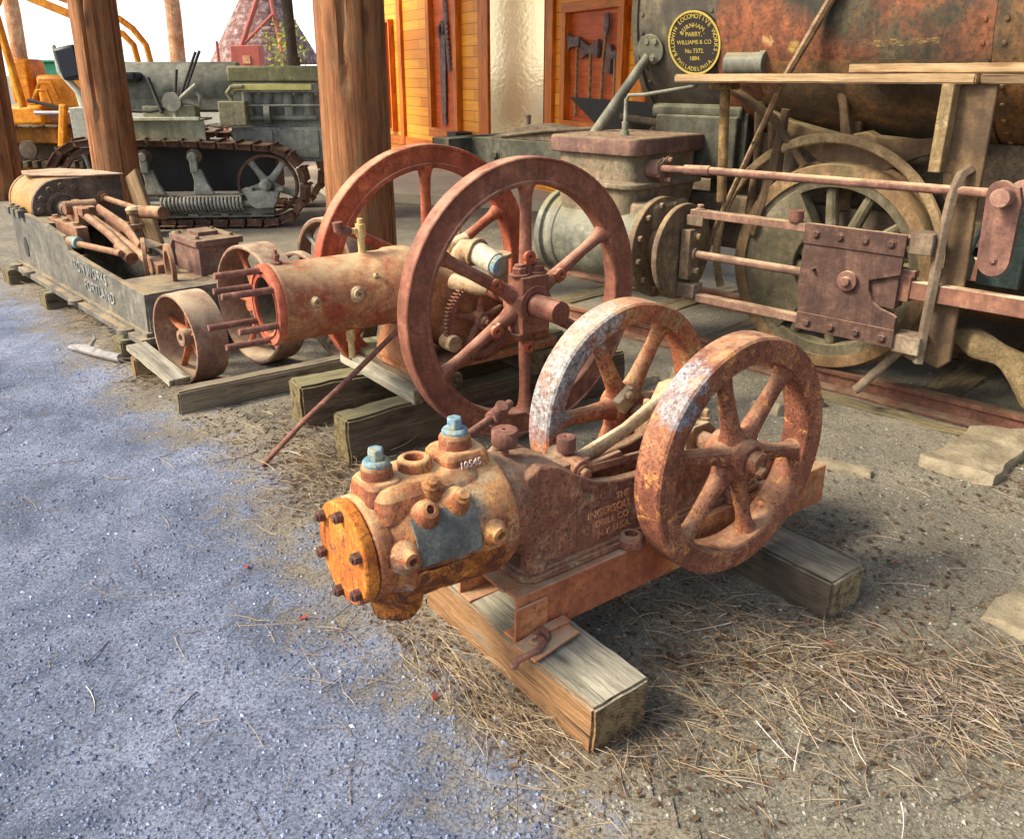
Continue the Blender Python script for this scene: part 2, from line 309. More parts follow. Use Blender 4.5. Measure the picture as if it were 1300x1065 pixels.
m_barrel = rust('boiler barrel', ('#302e28', '#43402f', '#5e5038'), speck='#24221e', patch=('#8c5234', '#6c442c'), pth=(.44, .60), spots=((-.40, 0, 1.60, .05, '#a0784c', '#b89464'), (-.27, -.02, 1.57, .04, '#98783c', '#b09048')), stripe=(.02, .36, 1.562, 1.592, '#8c7440', '#b89c54'), sc=4, bs=.5, pit=.5, psc=1.7)
m_barrellow = rust('boiler barrel', ('#3e382c', '#5e482e', '#866038'), speck='#28221c', patch=('#946636', '#845a34'), pth=(.48, .62), sc=3.6, bs=.5, pit=.5, psc=1.4)
m_smoke = rust('smokebox', ('#38342c', '#4a4438', '#645a42'), speck='#343028', patch=('#6c6448', '#8a7c4c'), pth=(.62, .75), sc=3, bs=.35, pit=.4)
m_ochre = rust('ochre casting', ('#46382a', '#5e4a34', '#7c6444'), speck='#4a3820', patch=('#a8583a', '#b4623c'), pth=(.66, .7), dust='#8c8456', da=.6, sc=4, bs=.6)
m_dirtyiron = rust('dirt brown iron', ('#4a4032', '#5e5040', '#7a6a50'), speck='#2c261e', dust='#7c7050', da=.5, sc=5, bs=.4)
m_rail = rust('rail rust', ('#5c3c30', '#744c3a', '#8c6850'), speck='#3c2a22', dust='#8c7c60', da=.7, sc=5, bs=.4)
m_tractor = rust('grey green tractor paint', ('#626358', '#7e7f72', '#9a9a8a'), speck='#4a4a40', patch=('#8c8c68', '#a09c70'), pth=(.6, .75), sc=3, bs=.15, pit=.3, rough=.6)
m_tractorlt = rust('pale grey paint', ('#78786c', '#929184', '#acaa9a'), speck='#5c5c50', sc=5, bs=.15, pit=.3, rough=.6)
m_track = rust('track steel', ('#4c3628', '#64483a', '#84654c'), speck='#2c201a', dust='#8a7254', da=.6, sc=9, bs=.5)
m_black = plain('black steel', '#34322e', .6, 8, .2)
m_blackseat = plain('black leather', '#23262a', .45, 12, .2)
m_brass = plain('brass', '#b09c48', .5, 12, .3, dark='#5a4a20')
m_brassdull = plain('pale brass strip', '#c8c070', .5, 12, .3)
m_plateblack = plain('builder plate field', '#2a241e', .6, 12, .2)
m_yellow = rust('construction orange paint', ('#c07010', '#e09018', '#f0aa30'), speck='#7a4410', patch=('#8a4c14', '#6c3c18'), pth=(.62, .68), sc=4, bs=.2, pit=.4, rough=.5)
m_yrust = rust('yellow rusty hull', ('#6c4420', '#96601c', '#c07c1c'), speck='#3c2818', sc=4, bs=.4, pit=.7)
m_chrome = plain('chrome rod', '#c8c8cc', .25, 8, .1, metal=.8)
m_redsteel = plain('red oxide steel', '#a8584a', .7, 6, .3)
m_timber = wood('weathered timber', ('#7c7866', '#a09a84', '#b6b09a'), ends=('#5c4830', '#8c7450'), mask=('#7c5a38', '#a67e54'), face=('Y', -1))
m_timberB = wood('grey timber', ('#5c5648', '#88816e', '#a09a84'), ends=('#6c5f48', '#a08c64'), bs=1., mask=('#2e2820', '#5a5040'), face=('Y', -1))
m_block = wood('mossy old block', ('#4a3d2e', '#6a5a44', '#86765a'), ends=('#54462e', '#7c6e48'), mask=('#6c6848', '#8e8864'), face=('Z', 1), bs=1.)
m_board = wood('pale grey board', ('#7c7462', '#a09a84', '#bab69c'), ends=('#6c5c44', '#8c7c60'), bs=.5)
m_plankg = wood('grey brown plank', ('#6a5f4c', '#857860', '#9a8e74'), ends=('#58503e', '#7c705a'), bs=.6)
m_bright = wood('sunny pine board', ('#80684a', '#a48a64', '#bea47c'), ends=('#9c7444', '#c8a064'), bs=.4, crack='#6a4a28')
m_tan = wood('tan board', ('#6a5438', '#8a7050', '#a48a64'), ends=('#6c5434', '#8c7048'), bs=.4)
m_log = wood('reddish log', ('#684228', '#925e38', '#b07c4a'), ends=('#7c5434', '#a07040'), gs=.55, bs=.8, crack='#4a2a18', mask=('#8a6a44', '#7a6244'), mth=(.5, .66))
m_dirty = wood('dirt covered timber', ('#5c5440', '#7a6e50', '#968860'), ends=('#5c5438', '#7c7450'), mask=('#8a7c58', '#a4946c'), bs=.7)

# ------------------------------------------------------------ ground, path, slab
def ground_mat(name, cols, speck, edge=None, fine=1.):
    t = NT(name); co = t.tc.outputs['Object']
    a = t.noise(co, 2.1, 10, .68, .4); b = t.noise(co, 11, 9, .75); c = t.noise(co, 120 * fine, 4, .75); v = t.voro(co, 150 * fine)
    v2 = t.voro(co, 55 * fine)
    col = t.ramp(a, [(.36, cols[0]), (.62, cols[1])])
    col = t.mix(t.ramp(b, [(.4, 0.), (.7, .6)]), col, cols[2])
    col = t.mix(t.ramp(c, [(.36, .85), (.55, 0.)]), col, speck[0])
    vc = t.n.new('ShaderNodeTexVoronoi'); vc.inputs['Scale'].default_value = 140 * fine; t.l(co, vc.inputs['Vector'])
    sx = t.n.new('ShaderNodeSeparateColor'); t.l(vc.outputs['Color'], sx.inputs[0])
    lm = t.math('MULTIPLY', t.ramp(sx.outputs[0], [(.82, 0.), (.9, 1.)]), t.ramp(vc.outputs[0], [(.30, 1.), (.45, 0.)]))
    col = t.mix(t.math('MULTIPLY', lm, .4), col, speck[1])
    if edge:
        at = t.n.new('ShaderNodeAttribute'); at.attribute_name = 'edge'
        m = t.math('ADD', at.outputs['Fac'], t.math('ADD', t.math('MULTIPLY', t.math('SUBTRACT', b, .5), 1.8), t.math('MULTIPLY', t.math('SUBTRACT', a, .5), 2.2)))
        m = t.ramp(m, [(.25, 1.), (.75, 0.)])
        dc = t.ramp(a, [(.35, edge[0]), (.65, edge[1])]); dc = t.mix(t.ramp(c, [(.36, .8), (.55, 0.)]), dc, '#37322a')
        col = t.mix(m, col, dc)
    n = t.bump(c, .9, .006); n = t.bump(v, -.6, .006, n); n = t.bump(v2, -.5, .01, n); n = t.bump(b, .8, .03, n)
    return t.done(col, n, .95)
m_ground = ground_mat('dusty dirt', ('#7a7564', '#9a937e', '#6e6858'), ('#464236', '#c4c0b0'))
m_path = ground_mat('sky tinted gravel', ('#4e586a', '#959dae', '#6c7586'), ('#2e3442', '#c0cad8'), edge=('#857c6a', '#a0967f'))  # blue of the skylight is painted into the gravel's base colours
PB = [(-14, 19), (-9, 11.5), (-6.0, 8.2), (-3.73, 5.94), (-3.04, 5.3), (-2.4, 4.45), (-1.98, 3.95), (-1.42, 3.38), (-.95, 2.88), (-.66, 2.4), (-.38, 1.98), (-.08, 1.6), (.10, 1.3), (.3, .9), (.9, .2), (2, -1.2), (4, -4)]
PBn = np.array(PB)
def path_dist(x, y):
    """signed distance to the path's right edge, positive on the path"""
    p = np.stack([x, y], -1); best = np.full(len(x), 1e9); sg = np.ones(len(x))
    for a, b in zip(PBn, PBn[1:]):
        d = b - a; t = np.clip(((p - a) @ d) / (d @ d), 0, 1); q = a + t[:, None] * d; r = p - q; dd = np.hypot(r[:, 0], r[:, 1])
        s_ = np.sign(d[0] * r[:, 1] - d[1] * r[:, 0]); m = dd < best; best[m] = dd[m]; sg[m] = s_[m]
    return -best * sg
def gz(x, y):
    return .012 * (mnoise.noise(Vector((x * 1.1, y * 1.1, 0)))) + .006 * mnoise.noise(Vector((x * 4.5, y * 4.5, 3)))
def axis(lo, hi, step, far):
    c = list(np.arange(lo, hi + 1e-6, step)); a = []; s_ = step; x = lo
    while x > -far: s_ *= 1.35; x -= s_; a.append(x)
    b = []; s_ = step; x = hi
    while x < far: s_ *= 1.35; x += s_; b.append(x)
    return np.array(a[::-1] + c + b)
def sheet(name, xs, ys, mat, zoff=0., mask=None, attr=None):
    X, Y = np.meshgrid(xs, ys); nx, ny = len(xs), len(ys)
    Zs = np.array([gz(x, y) * max(0, min(1, 1 - (math.hypot(x, y - 4) - 9) / 4)) for x, y in zip(X.ravel(), Y.ravel())]) + zoff
    V = np.stack([X.ravel(), Y.ravel(), Zs], 1)
    i, j = np.meshgrid(np.arange(nx - 1), np.arange(ny - 1)); k = (j * nx + i).ravel()
    F = np.stack([k, k + 1, k + nx + 1, k + nx], 1)
    if mask is not None:
        mv = mask(V[:, 0], V[:, 1]); F = F[mv[F].all(1)]
        used = np.unique(F); rm = -np.ones(len(V), int); rm[used] = np.arange(len(used)); V = V[used]; F = rm[F]
    o = raw(name, V.tolist(), F.tolist(), mat, True)
    if attr is not None:
        at = o.data.attributes.new('edge', 'FLOAT', 'POINT'); at.data.foreach_set('value', attr(V[:, 0], V[:, 1]).astype(np.float32))
    return o
tag(sheet('ground', axis(-5, 4, .05, 900), axis(.8, 9, .05, 900), m_ground), kind='structure')
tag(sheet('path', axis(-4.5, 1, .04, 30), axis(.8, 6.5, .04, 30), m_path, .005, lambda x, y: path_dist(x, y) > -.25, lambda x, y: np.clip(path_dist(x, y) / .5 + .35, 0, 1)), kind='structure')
t = NT('pale concrete'); co = t.tc.outputs['Object']; c_ = t.ramp(t.noise(co, 2, 8, .6), [(.3, '#a89c84'), (.7, '#c2b69c')])
m_conc = t.done(c_, t.bump(t.noise(co, 60, 4), .4, .003), .9)
tag(MB().prism([(-2.3, 10.6), (1.2, 9.2), (3.5, 22), (-6, 22), (-3.4, 13.4)], 'xy', -.1, .12).build('pavement', m_conc, bev=.01), kind='structure')

# ------------------------------------------------------------ flywheels
def flywheel(parent, name, R_, w_, rim, ns, sr, hub_r, hub_w, mat, y, z, x=0, ph=0, lip=0, sp_flat=(1, 1), n=96, hubprof=None, spmat=None, lab=None):
    ri = R_ - rim; h = w_ / 2
    if lip: prof = [(ri, -h + .004), (ri + .004, -h), (ri + lip, -h), (ri + lip + .004, -h + .007), (R_ - lip, -h + .007), (R_ - lip + .004, -h), (R_ - .004, -h), (R_, -h + .004),
                    (R_, h - .004), (R_ - .004, h), (R_ - lip + .004, h), (R_ - lip, h - .007), (ri + lip + .004, h - .007), (ri + lip, h), (ri + .004, h), (ri, h - .004)]
    else: prof = [(ri, -h * .9), (ri + .006, -h), (R_ - .006, -h), (R_, -h + .006), (R_, h - .006), (R_ - .006, h), (ri + .006, h), (ri, h * .9)]
    o = MB().lathe(prof, (0, 0, 0), (0, 1, 0), n, closed=True).build(name, mat, parent, (x, y, z), bev=0, ang=40, jit=(.0015, 9))
    if lab: o['label'] = lab
    hm = MB()
    hp = hubprof or [(0, -hub_w / 2), (hub_r * .8, -hub_w / 2), (hub_r, -hub_w / 2 + .01), (hub_r * 1.05, 0), (hub_r, hub_w / 2 - .01), (hub_r * .8, hub_w / 2), (0, hub_w / 2)]
    hm.lathe(hp, (0, 0, 0), (0, 1, 0), 32); hm.build('hub', spmat or mat, o, bev=.002)
    for k in range(ns):
        a = 2 * math.pi * k / ns - ph; d = Vector((math.cos(a), 0, math.sin(a)))
        pts = []; rr = []
        for f, q in ((0, 1.75), (.06, 1.45), (.15, 1.15), (.35, 1.0), (.7, .88), (.86, .98), (.94, 1.25), (1.0, 1.7)):
            pts.append(d * (hub_r * .75 + (ri + .012 - hub_r * .75) * f)); rr.append(sr * q)
        MB().tube(pts, rr, 14, flat=sp_flat if abs(d.z) < .9 else sp_flat).build('spoke', spmat or mat, o, bev=0, ang=60)
    return o

# ------------------------------------------------------------ A: air compressor in front
A = thing('air_compressor', 'rusty twin flywheel air compressor with orange cylinder head, nearest the camera on two timbers', 'compressor', (.46608, 2.20356, 0), 216.3)
fwn = flywheel(A, 'flywheel', .33, .088, .066, 6, .024, .056, .13, m_wheelA, .216, .5, ph=R(-12), sp_flat=(1, 1), lab='near flywheel of red brown rust')
MB().rod((0, .02, 0), (0, .085, 0), .032, n=24).lathe([(.020, .08), (.034, .08), (.034, .092), (.020, .092)], (0, 0, 0), (0, 1, 0), 24, closed=True).box((.012, .094, -.012), (.028, .03, .012), (0, .5, 0)).build('shaft_key', m_wheelA, fwn, bev=.001)
fwf = flywheel(A, 'flywheel', .33, .09, .06, 6, .025, .055, .11, m_wheelA2, -.216, .5, ph=R(-3), lab='far flywheel with whitish worn rim')
MB().box((.045, .06, .05), (.07, .03, .05), (0, .6, 0)).bolt((.05, .07, .07), (0, 1, 0), .014, .02).box((-.05, .055, -.04), (.06, .03, .05), (0, .6, 0)).build('hub_clamp', m_casting, fwf)
MB().rod((0, -.27, .5), (0, .27, .5), .027, n=24).build('crankshaft', m_frameA, A)
# crank webs + connecting rod
MB().prism([(-.035, .45), (.035, .45), (.05, .58), (.02, .63), (-.02, .63), (-.05, .58)], 'xz', -.055, -.03).prism([(-.035, .45), (.035, .45), (.05, .58), (.02, .63), (-.02, .63), (-.05, .58)], 'xz', .03, .055).build('crank_web', m_casting, A)
MB().tube([(.02, 0, .6), (.1, 0, .585), (.2, 0, .545), (.36, 0, .50)], [.03, .02, .017, .022], 12, flat=(.7, 1.2)).rod((.01, -.03, .6), (.01, .03, .6), .045).box((-.03, 0, .615), (.05, .05, .06)).bolt((-.045, 0, .63), (-1, 0, .2), .012, .02).build('connecting_rod', m_casting, A, bev=.002)
# frame casting: two side walls, neck, flange foot
def arcpts(cx, cz, r, a0, a1, n=8): return [(cx + r * math.cos(R(a0 + (a1 - a0) * i / n)), cz + r * math.sin(R(a0 + (a1 - a0) * i / n))) for i in range(n + 1)]
side = [(.60, .27), (.60, .55), (.56, .575), (.50, .555), (.44, .515), (.38, .482), (.30, .462), (.22, .456), (.12, .462), (.06, .475), (-.02, .49), (-.10, .485), (-.16, .44), (-.22, .36), (-.27, .27)]
fr = MB()
fr.prism(side, 'xz', .062, .092).prism(side, 'xz', -.092, -.062)
rings = []
for x, ry, zt, zb, e in ((.665, .122, .592, .348, 2.0), (.63, .122, .592, .345, 2.0), (.60, .110, .58, .325, 2.3), (.56, .099, .568, .295, 3.), (.50, .0935, .556, .274, 5.), (.44, .0935, .52, .27, 8.)):
    ring = []
    for k in range(32):
        a = 2 * math.pi * k / 32; cy = abs(math.cos(a)) ** (2 / e) * math.copysign(1, math.cos(a)); sy = abs(math.sin(a)) ** (2 / e) * math.copysign(1, math.sin(a))
        ring.append((x, ry * cy, (zt + zb) / 2 + (zt - zb) / 2 * sy))
    rings.append(ring)
fr.loft(rings)
fr.box((.1, 0, .30), (.9, .12, .05))
fr.build('frame', m_frameA, A, bev=.006, jit=(.003, 8))
# foot flange with rounded outline
def rrect(x0, x1, y, r=.05, n=6):
    o = []
    for cx, cy, a0 in ((x1 - r, y - r, 0), (x0 + r, y - r, 90), (x0 + r, -y + r, 180), (x1 - r, -y + r, 270)):
        o += [(cx + r * math.cos(R(a0 + 90 * i / n)), cy + r * math.sin(R(a0 + 90 * i / n))) for i in range(n + 1)]
    return o
ff = MB().prism(rrect(-.30, .62, .112), 'xy', .27, .286).prism(rrect(-.29, .61, .103), 'xy', .286, .296)
for x in (.27, -.15):
    for s_ in (1, -1):
        ff.lathe([(.0, .0), (.036, 0), (.036, .022), (.028, .034), (.018, .036), (.014, .018), (0, .018)], (x, s_ * .118, .271), (0, 0, 1), 24)
for s_ in (1, -1): ff.lathe([(0, 0), (.03, 0), (.03, .012), (.022, .02), (0, .02)], (.56, s_ * .075, .294), (0, 0, 1), 24).bolt((.56, s_ * .075, .312), (0, 0, 1), .015, .02)
ff.build('foot_flange', m_frameA, A, bev=.003)
# channel skid
ch = MB()
for s_ in (1, -1):
    ch.box((.035, s_ * .127, .2), (1.25, .008, .13)).box((.035, s_ * .103, .262), (1.25, .05, .008)).box((.035, s_ * .103, .139), (1.25, .05, .008))
ch.box((.625, 0, .262), (.08, .165, .008)).box((-.56, 0, .262), (.09, .165, .008)).box((-.55, 0, .2), (.008, .24, .12))
ch.build('skid_channel', m_channel, A, bev=.002)
MB().box((.62, .136, .19), (.10, .008, .10)).box((.60, .175, .15), (.16, .075, .008), (R(-4), 0, R(8))).box((.55, .15, .157), (.07, .03, .014)).lathe([(.008, 0), (.02, 0), (.02, .004), (.008, .004)], (.63, .17, .156), (0, 0, 1), 16, closed=True).build('foot_bracket', m_channel, A, bev=.002)
# cylinder
cy = MB()
cy.lathe([(0, .965), (.116, .965), (.121, .972), (.121, 1.003), (.116, 1.008), (0, 1.008)], (0, 0, .467), (1, 0, 0), 48)
cy.lathe([(0, .655), (.128, .655), (.147, .664), (.152, .69), (.150, .74), (.146, .80), (.141, .87), (.134, .925), (.124, .955), (.117, .968), (0, .975)], (0, 0, .467), (1, 0, 0), 64)
cy.loft([[(px, py, z_) for px, py in rrect(x0, x1, hw, .03)] for z_, hw, x0, x1 in ((.55, .095, .71, .985), (.598, .083, .72, .98), (.617, .066, .73, .972), (.622, .05, .74, .965))])
cy.loft([[(px, py, z_) for px, py in rrect(x0, x1, hw, .022)] for z_, hw, x0, x1 in ((.58, .062, .675, .80), (.634, .058, .68, .797), (.646, .05, .687, .79))])
cy.loft([[(px, py, z_) for px, py in rrect(x0, x1, hw, .02)] for z_, hw, x0, x1 in ((.58, .056, .90, .992), (.618, .053, .903, .988), (.628, .046, .908, .982))])
cy.lathe([(0, 0), (.040, 0), (.040, .03), (.034, .036), (.022, .036), (.022, .01), (0, .01)], (.850, 0, .612), (0, 0, 1), 32)
cy.lathe([(0, 0), (.038, 0), (.037, .03), (.03, .04), (0, .04)], (.742, 0, .640), (0, 0, 1), 32)
cy.lathe([(0, 0), (.036, 0), (.035, .034), (.03, .042), (0, .042)], (.945, 0, .616), (0, 0, 1), 32)
cylo = cy.build('cylinder', m_cyl, A, bev=.005, jit=(.003, 12), ang=50)
# bosses on the side, facing out and up
for x, an_, tip, hole in ((.885, 42, .172, 1), (.855, 62, .170, 0), (.805, 44, .178, 0), (.735, 6, .178, 1), (.948, 8, .160, 1)):
    n_ = Vector((0, math.cos(R(an_)), math.sin(R(an_)))); p = Vector((x, 0, .467)) + n_ * (tip - .052)
    MB().lathe([(0, 0), (.042, 0), (.036, .018), (.025, .034), (.0205, .040), (.0195, .048), (.010 if hole else .013, .050), (.009 if hole else .012, .034 if hole else .062), (0, .034 if hole else .062)], p, n_, 24).build('port', m_cyl, cylo, bev=.001, jit=(.003, 25))
# lower flaky boss
lo = MB().lathe([(.140, .69), (.1535, .695), (.1545, .74), (.150, .82), (.146, .89), (.139, .925), (.130, .93), (.130, .69)], (0, 0, .467), (1, 0, 0), 40, closed=True, a0=R(-172), a1=R(-99))
lo.lathe([(0, 0), (.050, 0), (.056, .006), (.062, .04), (.075, .07), (.08, .10), (0, .10)], (.925, .02, .288), (0, 0, 1), 32)
bmesh.ops.subdivide_edges(lo.bm, edges=[e for e in lo.bm.edges if e.calc_length() > .02], cuts=3, use_grid_fill=True)
lo.build('valve_pocket', m_cylflake, cylo, bev=0, jit=(.006, 26))
# head
hd = MB().lathe([(0, 1.01), (.117, 1.01), (.119, 1.014), (.119, 1.036), (.115, 1.041), (.088, 1.043), (.085, 1.039), (0, 1.040)], (0, 0, .467), (1, 0, 0), 48)
hdo = hd.build('cylinder_head', m_headorange, A, bev=.002, jit=(.0015, 20))
for k in range(6):
    a = R(22 + 60 * k); p = (1.042, .099 * math.cos(a), .467 + .099 * math.sin(a))
    MB().bolt(p, (1, 0, 0), .0145, .017, False).rod((p[0] + .016, p[1], p[2]), (p[0] + .021, p[1], p[2]), .0075).build('bolt', m_darkbolt, hdo, bev=.001)
for x, z_ in ((.742, .679), (.945, .657)):
    MB().lathe([(0, 0), (.030, 0), (.031, .008), (.026, .014), (0, .014)], (x, 0, z_ - .002), (0, 0, 1), 32).bolt((x, 0, z_ + .012), (0, 0, 1), .019, .026, False).build('valve_cap', m_bluecap, cylo, bev=.002)
# name plate (curved with the barrel)
pl = MB(); rings = []
for i in range(9):
    a = R(-4 + 46 * i / 8)
    rings.append((math.cos(a), math.sin(a)))
V = []
bm = pl.bm
gr = []
for (c1, s1) in rings:
    gr.append([[bm.verts.new((x, c1 * rr_, .467 + s1 * rr_)) for rr_ in (dr_ - .003, dr_ + .003)] for x, dr_ in ((.772, .1495), (.925, .1375))])
for a, b in zip(gr, gr[1:]):
    bm.faces.new((a[0][1], a[1][1], b[1][1], b[0][1])); bm.faces.new((a[0][0], b[0][0], b[1][0], a[1][0]))
    bm.faces.new((a[0][0], a[0][1], b[0][1], b[0][0])); bm.faces.new((a[1][0], b[1][0], b[1][1], a[1][1]))
bm.faces.new((gr[0][0][0], gr[0][1][0], gr[0][1][1], gr[0][0][1])); bm.faces.new((gr[-1][0][0], gr[-1][0][1], gr[-1][1][1], gr[-1][1][0]))
pl.build('name_plate', m_plate, cylo, bev=.001, jit=(.002, 14))
# writing: painted number and cast maker's words
Mside = lambda x, y, z_, tilt=0: Matrix.Translation((x, y, z_)) @ Matrix.Rotation(R(180), 4, 'Z') @ Matrix.Rotation(R(90 - tilt), 4, 'X')
m_paintwhite = plain('white number paint', '#c8b4a4', .9, 60, .9, dark='#8a6450')
MB().text('10545', .024, Mside(.742, .0648, .624, 5), .0016).build('painted_number', m_paintwhite, cylo, bev=0)
m_castlet = rust('cast letters', ('#b06c48', '#cc8c60', '#dcae84'), sc=14, bs=.4)
lt = MB()
for i, (tx, dx, sz) in enumerate((('THE', -.045, .026), ('INGERSOLL', 0, .03), ('DRILL CO', -.01, .027), ('N.Y. U.S.A.', -.02, .026))):
    lt.text(tx, sz, Mside(.33 + dx, .0925, .418 - i * .031), .0022)
lt.build('cast_lettering', m_castlet, A, bev=0)
# oil cups, pipe, crosshead
for x, z0, r_ in ((.60, .60, .033), (.405, .53, .025)):
    MB().rod((x, 0, z0 - .05), (x, 0, z0 + .012), .010).lathe([(0, 0), (r_ * .92, 0), (r_, .004), (r_, .036), (r_ * .96, .04), (.006, .041), (.005, .03), (0, .03)], (x, 0, z0 + .01), (0, 0, 1), 32).build('oil_cup', m_stud, A, bev=.001)
MB().tube([(.71, -.07, .60), (.66, -.085, .615), (.60, -.10, .625), (.535, -.12, .635)], .011, 12).rod((.565, -.11, .63), (.515, -.127, .64), .019).rod((.535, -.14, .60), (.535, -.10, .665), .017).rod((.52, -.125, .638), (.475, -.15, .64), .015, .011).build('oil_pipe', m_stud, A, bev=.001)
MB().box((.405, 0, .50), (.09, .09, .05)).rod((.40, -.06, .50), (.40, .062, .50), .034).bolt((.40, .062, .50), (0, 1, 0), .017, .02).box((.33, .04, .495), (.16, .014, .03), (0, R(3), 0)).box((.24, .045, .487), (.3, .012, .022), (0, R(-4), 0)).build('crosshead', m_frameA, A, bev=.003)
for s_ in (1, -1): MB().prism([(-.06, .46), (-.06, .52), (-.03, .545), (.03, .545), (.06, .52), (.06, .46)], 'xz', s_ * .05, s_ * .10).bolt((.04, s_ * .075, .545), (0, 0, 1), .012, .03).bolt((-.04, s_ * .075, .545), (0, 0, 1), .012, .03).build('main_bearing', m_casting, A, bev=.003)

# timbers and the hook below it
Au = Vector((-.806, -.592)); Av = Vector((.592, -.806)); AO = Vector((.46608, 2.20356))
def al(x, y): p = AO + Au * x + Av * y; return (p.x, p.y)
TG = 'timbers under the front compressor'
tA = timber('timber_beam', 'split weathered timber beam under the orange cylinder end, with a bent hook lying on it', 'timber', al(.575, -.31), al(.575, .415), .175, .142, -.004, m_timber, jit=.006, bev=.007)
timber('timber_beam', 'dark cracked timber block sticking out beneath the near flywheel of the front compressor', 'timber', al(-.285, -.26), al(-.285, .43), .17, .134, -.004, m_timberB, jit=.006)
MB().tube([(.615, .165, .158), (.625, .19, .163), (.65, .205, .160), (.675, .20, .154), (.70, .19, .145), (.712, .186, .128)], [.010, .011, .009, .008, .009, .011], 10).lathe([(.008, -.006), (.024, -.006), (.024, .006), (.008, .006)], (.61, .165, .156), (.5, 0, .8), 20, closed=True).build('screw_hook', m_darkbolt, bev=0).location = (0, 0, 0)
hk = bpy.data.objects['screw_hook']; hk.location = (AO.x, AO.y, 0); hk.rotation_euler = (0, 0, R(216.3)); hk.data.materials[0] = m_stud
tag(hk, 'rusty bent screw hook with washer lying across the front timber', 'hook')

# ------------------------------------------------------------ B: large flywheel engine
Bo = (-.17023, 3.55877)
B = thing('stationary_engine', 'stationary engine with two tall red brown flywheels and open tan cylinder, behind the compressor', 'engine', (*Bo, 0), 216.5)
B1 = flywheel(B, 'flywheel', .565, .073, .105, 6, .026, .075, .12, m_wheelB, .375, .598, ph=R(30), lip=.014, lab='near flywheel with smooth red brown face')
B2 = flywheel(B, 'flywheel', .565, .073, .105, 6, .026, .07, .12, m_wheelB2, -.375, .598, ph=R(30), lip=.02, lab='far flywheel with orange rust in its rim')
MB().rod((0, .45, .598), (0, .60, .598), .045, n=28).lathe([(0, .598), (.01, .598), (.01, .601), (0, .601)], (0, 0, .598), (0, 1, 0), 12).box((-.0, .56, .644), (.012, .08, .006)).rod((0, -.5, .598), (0, .45, .598), .035, n=24).build('crankshaft', m_wheelB, B, bev=.004)
hc = MB()
hc.box((0, .02, .07), (.13, .10, .09)).box((0, .02, -.07), (.13, .10, .09))
for sx in (-.045, .045): hc.rod((sx, .02, -.15), (sx, .02, .16), .020).bolt((sx, .02, .115), (0, 0, 1), .03, .035).bolt((sx, .02, -.115), (0, 0, -1), .03, .03)
hc.lathe([(.05, .05), (.078, .05), (.078, .075), (.05, .075)], (0, 0, 0), (0, 1, 0), 32, closed=True)
hc.build('split_hub', m_wheelB, B1, bev=.008)
lug = MB()
for k in range(6):
    a = 2 * math.pi * k / 6 + R(30); d = Vector((math.cos(a), 0, math.sin(a))); p = d * .185 + Vector((0, .012, 0))
    lug.lathe([(.008, 0), (.024, 0), (.026, .022), (.017, .026), (.008, .024)], p, (0, 1, 0), 18, closed=True).box(p - d * .022 + Vector((0, .012, 0)), (.012, .022, .045), (0, -a, 0))
lug.build('spoke_lug', m_wheelB2, B1, bev=.001)
# cylinder with open front
cb = MB().lathe([(.108, .90), (.108, .42), (0, .42)], (0, 0, .648), (1, 0, 0), 48)
cb.lathe([(.108, .918), (.148, .918), (.152, .912), (.152, .892), (.149, .885), (.149, .42), (.157, .41), (.157, .33), (.145, .30), (0, .30)], (0, 0, .648), (1, 0, 0), 64)
cbo = cb.build('cylinder', m_cylB, B, bev=0, ang=40, jit=(.0015, 10))
rg = MB().lathe([(.106, .917), (.106, .928), (.117, .931), (.118, .922), (.128, .922), (.129, .931), (.150, .930), (.153, .924), (.153, .905), (.15, .90)], (0, 0, .648), (1, 0, 0), 64)
rg.build('cylinder_rim', m_redlead, cbo, bev=0, ang=50)
MB().lathe([(.107, .918), (.106, .60), (0, .60)], (0, 0, .648), (1, 0, 0), 48).build('bore', m_dirtyiron, cbo, bev=0)
for k in range(6):
    a = R(30 + 60 * k + 8); y_, z_ = .130 * math.cos(a), .648 + .130 * math.sin(a)
    MB().rod((.915, y_, z_), (1.115 - .02 * (k % 3), y_ * 1.0, z_), .0125, n=14).build('stud', m_stud, B, bev=.002)
MB().lathe([(0, 0), (.022, 0), (.022, .01), (.012, .012), (.012, .03), (0, .03)], (.87, 0, .795), (0, 0, 1), 24).bolt((.87, 0, .818), (0, 0, 1), .016, .014, False).rod((.87, 0, .83), (.87, 0, .85), .007).build('grease_plug', m_stud, B, bev=.001)
for x, ang_, r_ in ((.79, 8, .014), (.62, 10, .020), (.53, 32, .008)):
    a = R(ang_); n_ = Vector((0, math.cos(a), math.sin(a))); p = Vector((x, 0, .648)) + n_ * .148
    MB().lathe([(0, 0), (r_ * 1.6, 0), (r_ * 1.3, .006), (r_, .009), (r_, .018), (r_ * .4, .018), (r_ * .4, .01), (0, .01)], p, n_, 18).build('water_plug', m_casting, cbo, bev=0)
MB().rod((.52, 0, .79), (.52, 0, .875), .014).rod((.52, 0, .86), (.52, 0, .91), .020).rod((.51, 0, .885), (.575, 0, .885), .012).rod((.52, 0, .905), (.52, 0, .93), .012).build('pipe_tee', m_mustard, B, bev=.002)
MB().tube([(.565, 0, .885), (.60, 0, .885), (.612, 0, .893), (.615, 0, .925)], [.019, .019, .019, .021], 14).build('pipe_elbow', m_stud, B, bev=.002)
MB().rod((.62, .06, .40), (.62, .06, .53), .013).rod((.62, .06, .47), (.62, .06, .52), .018).build('drain_pipe', m_mustard, B, bev=.001)
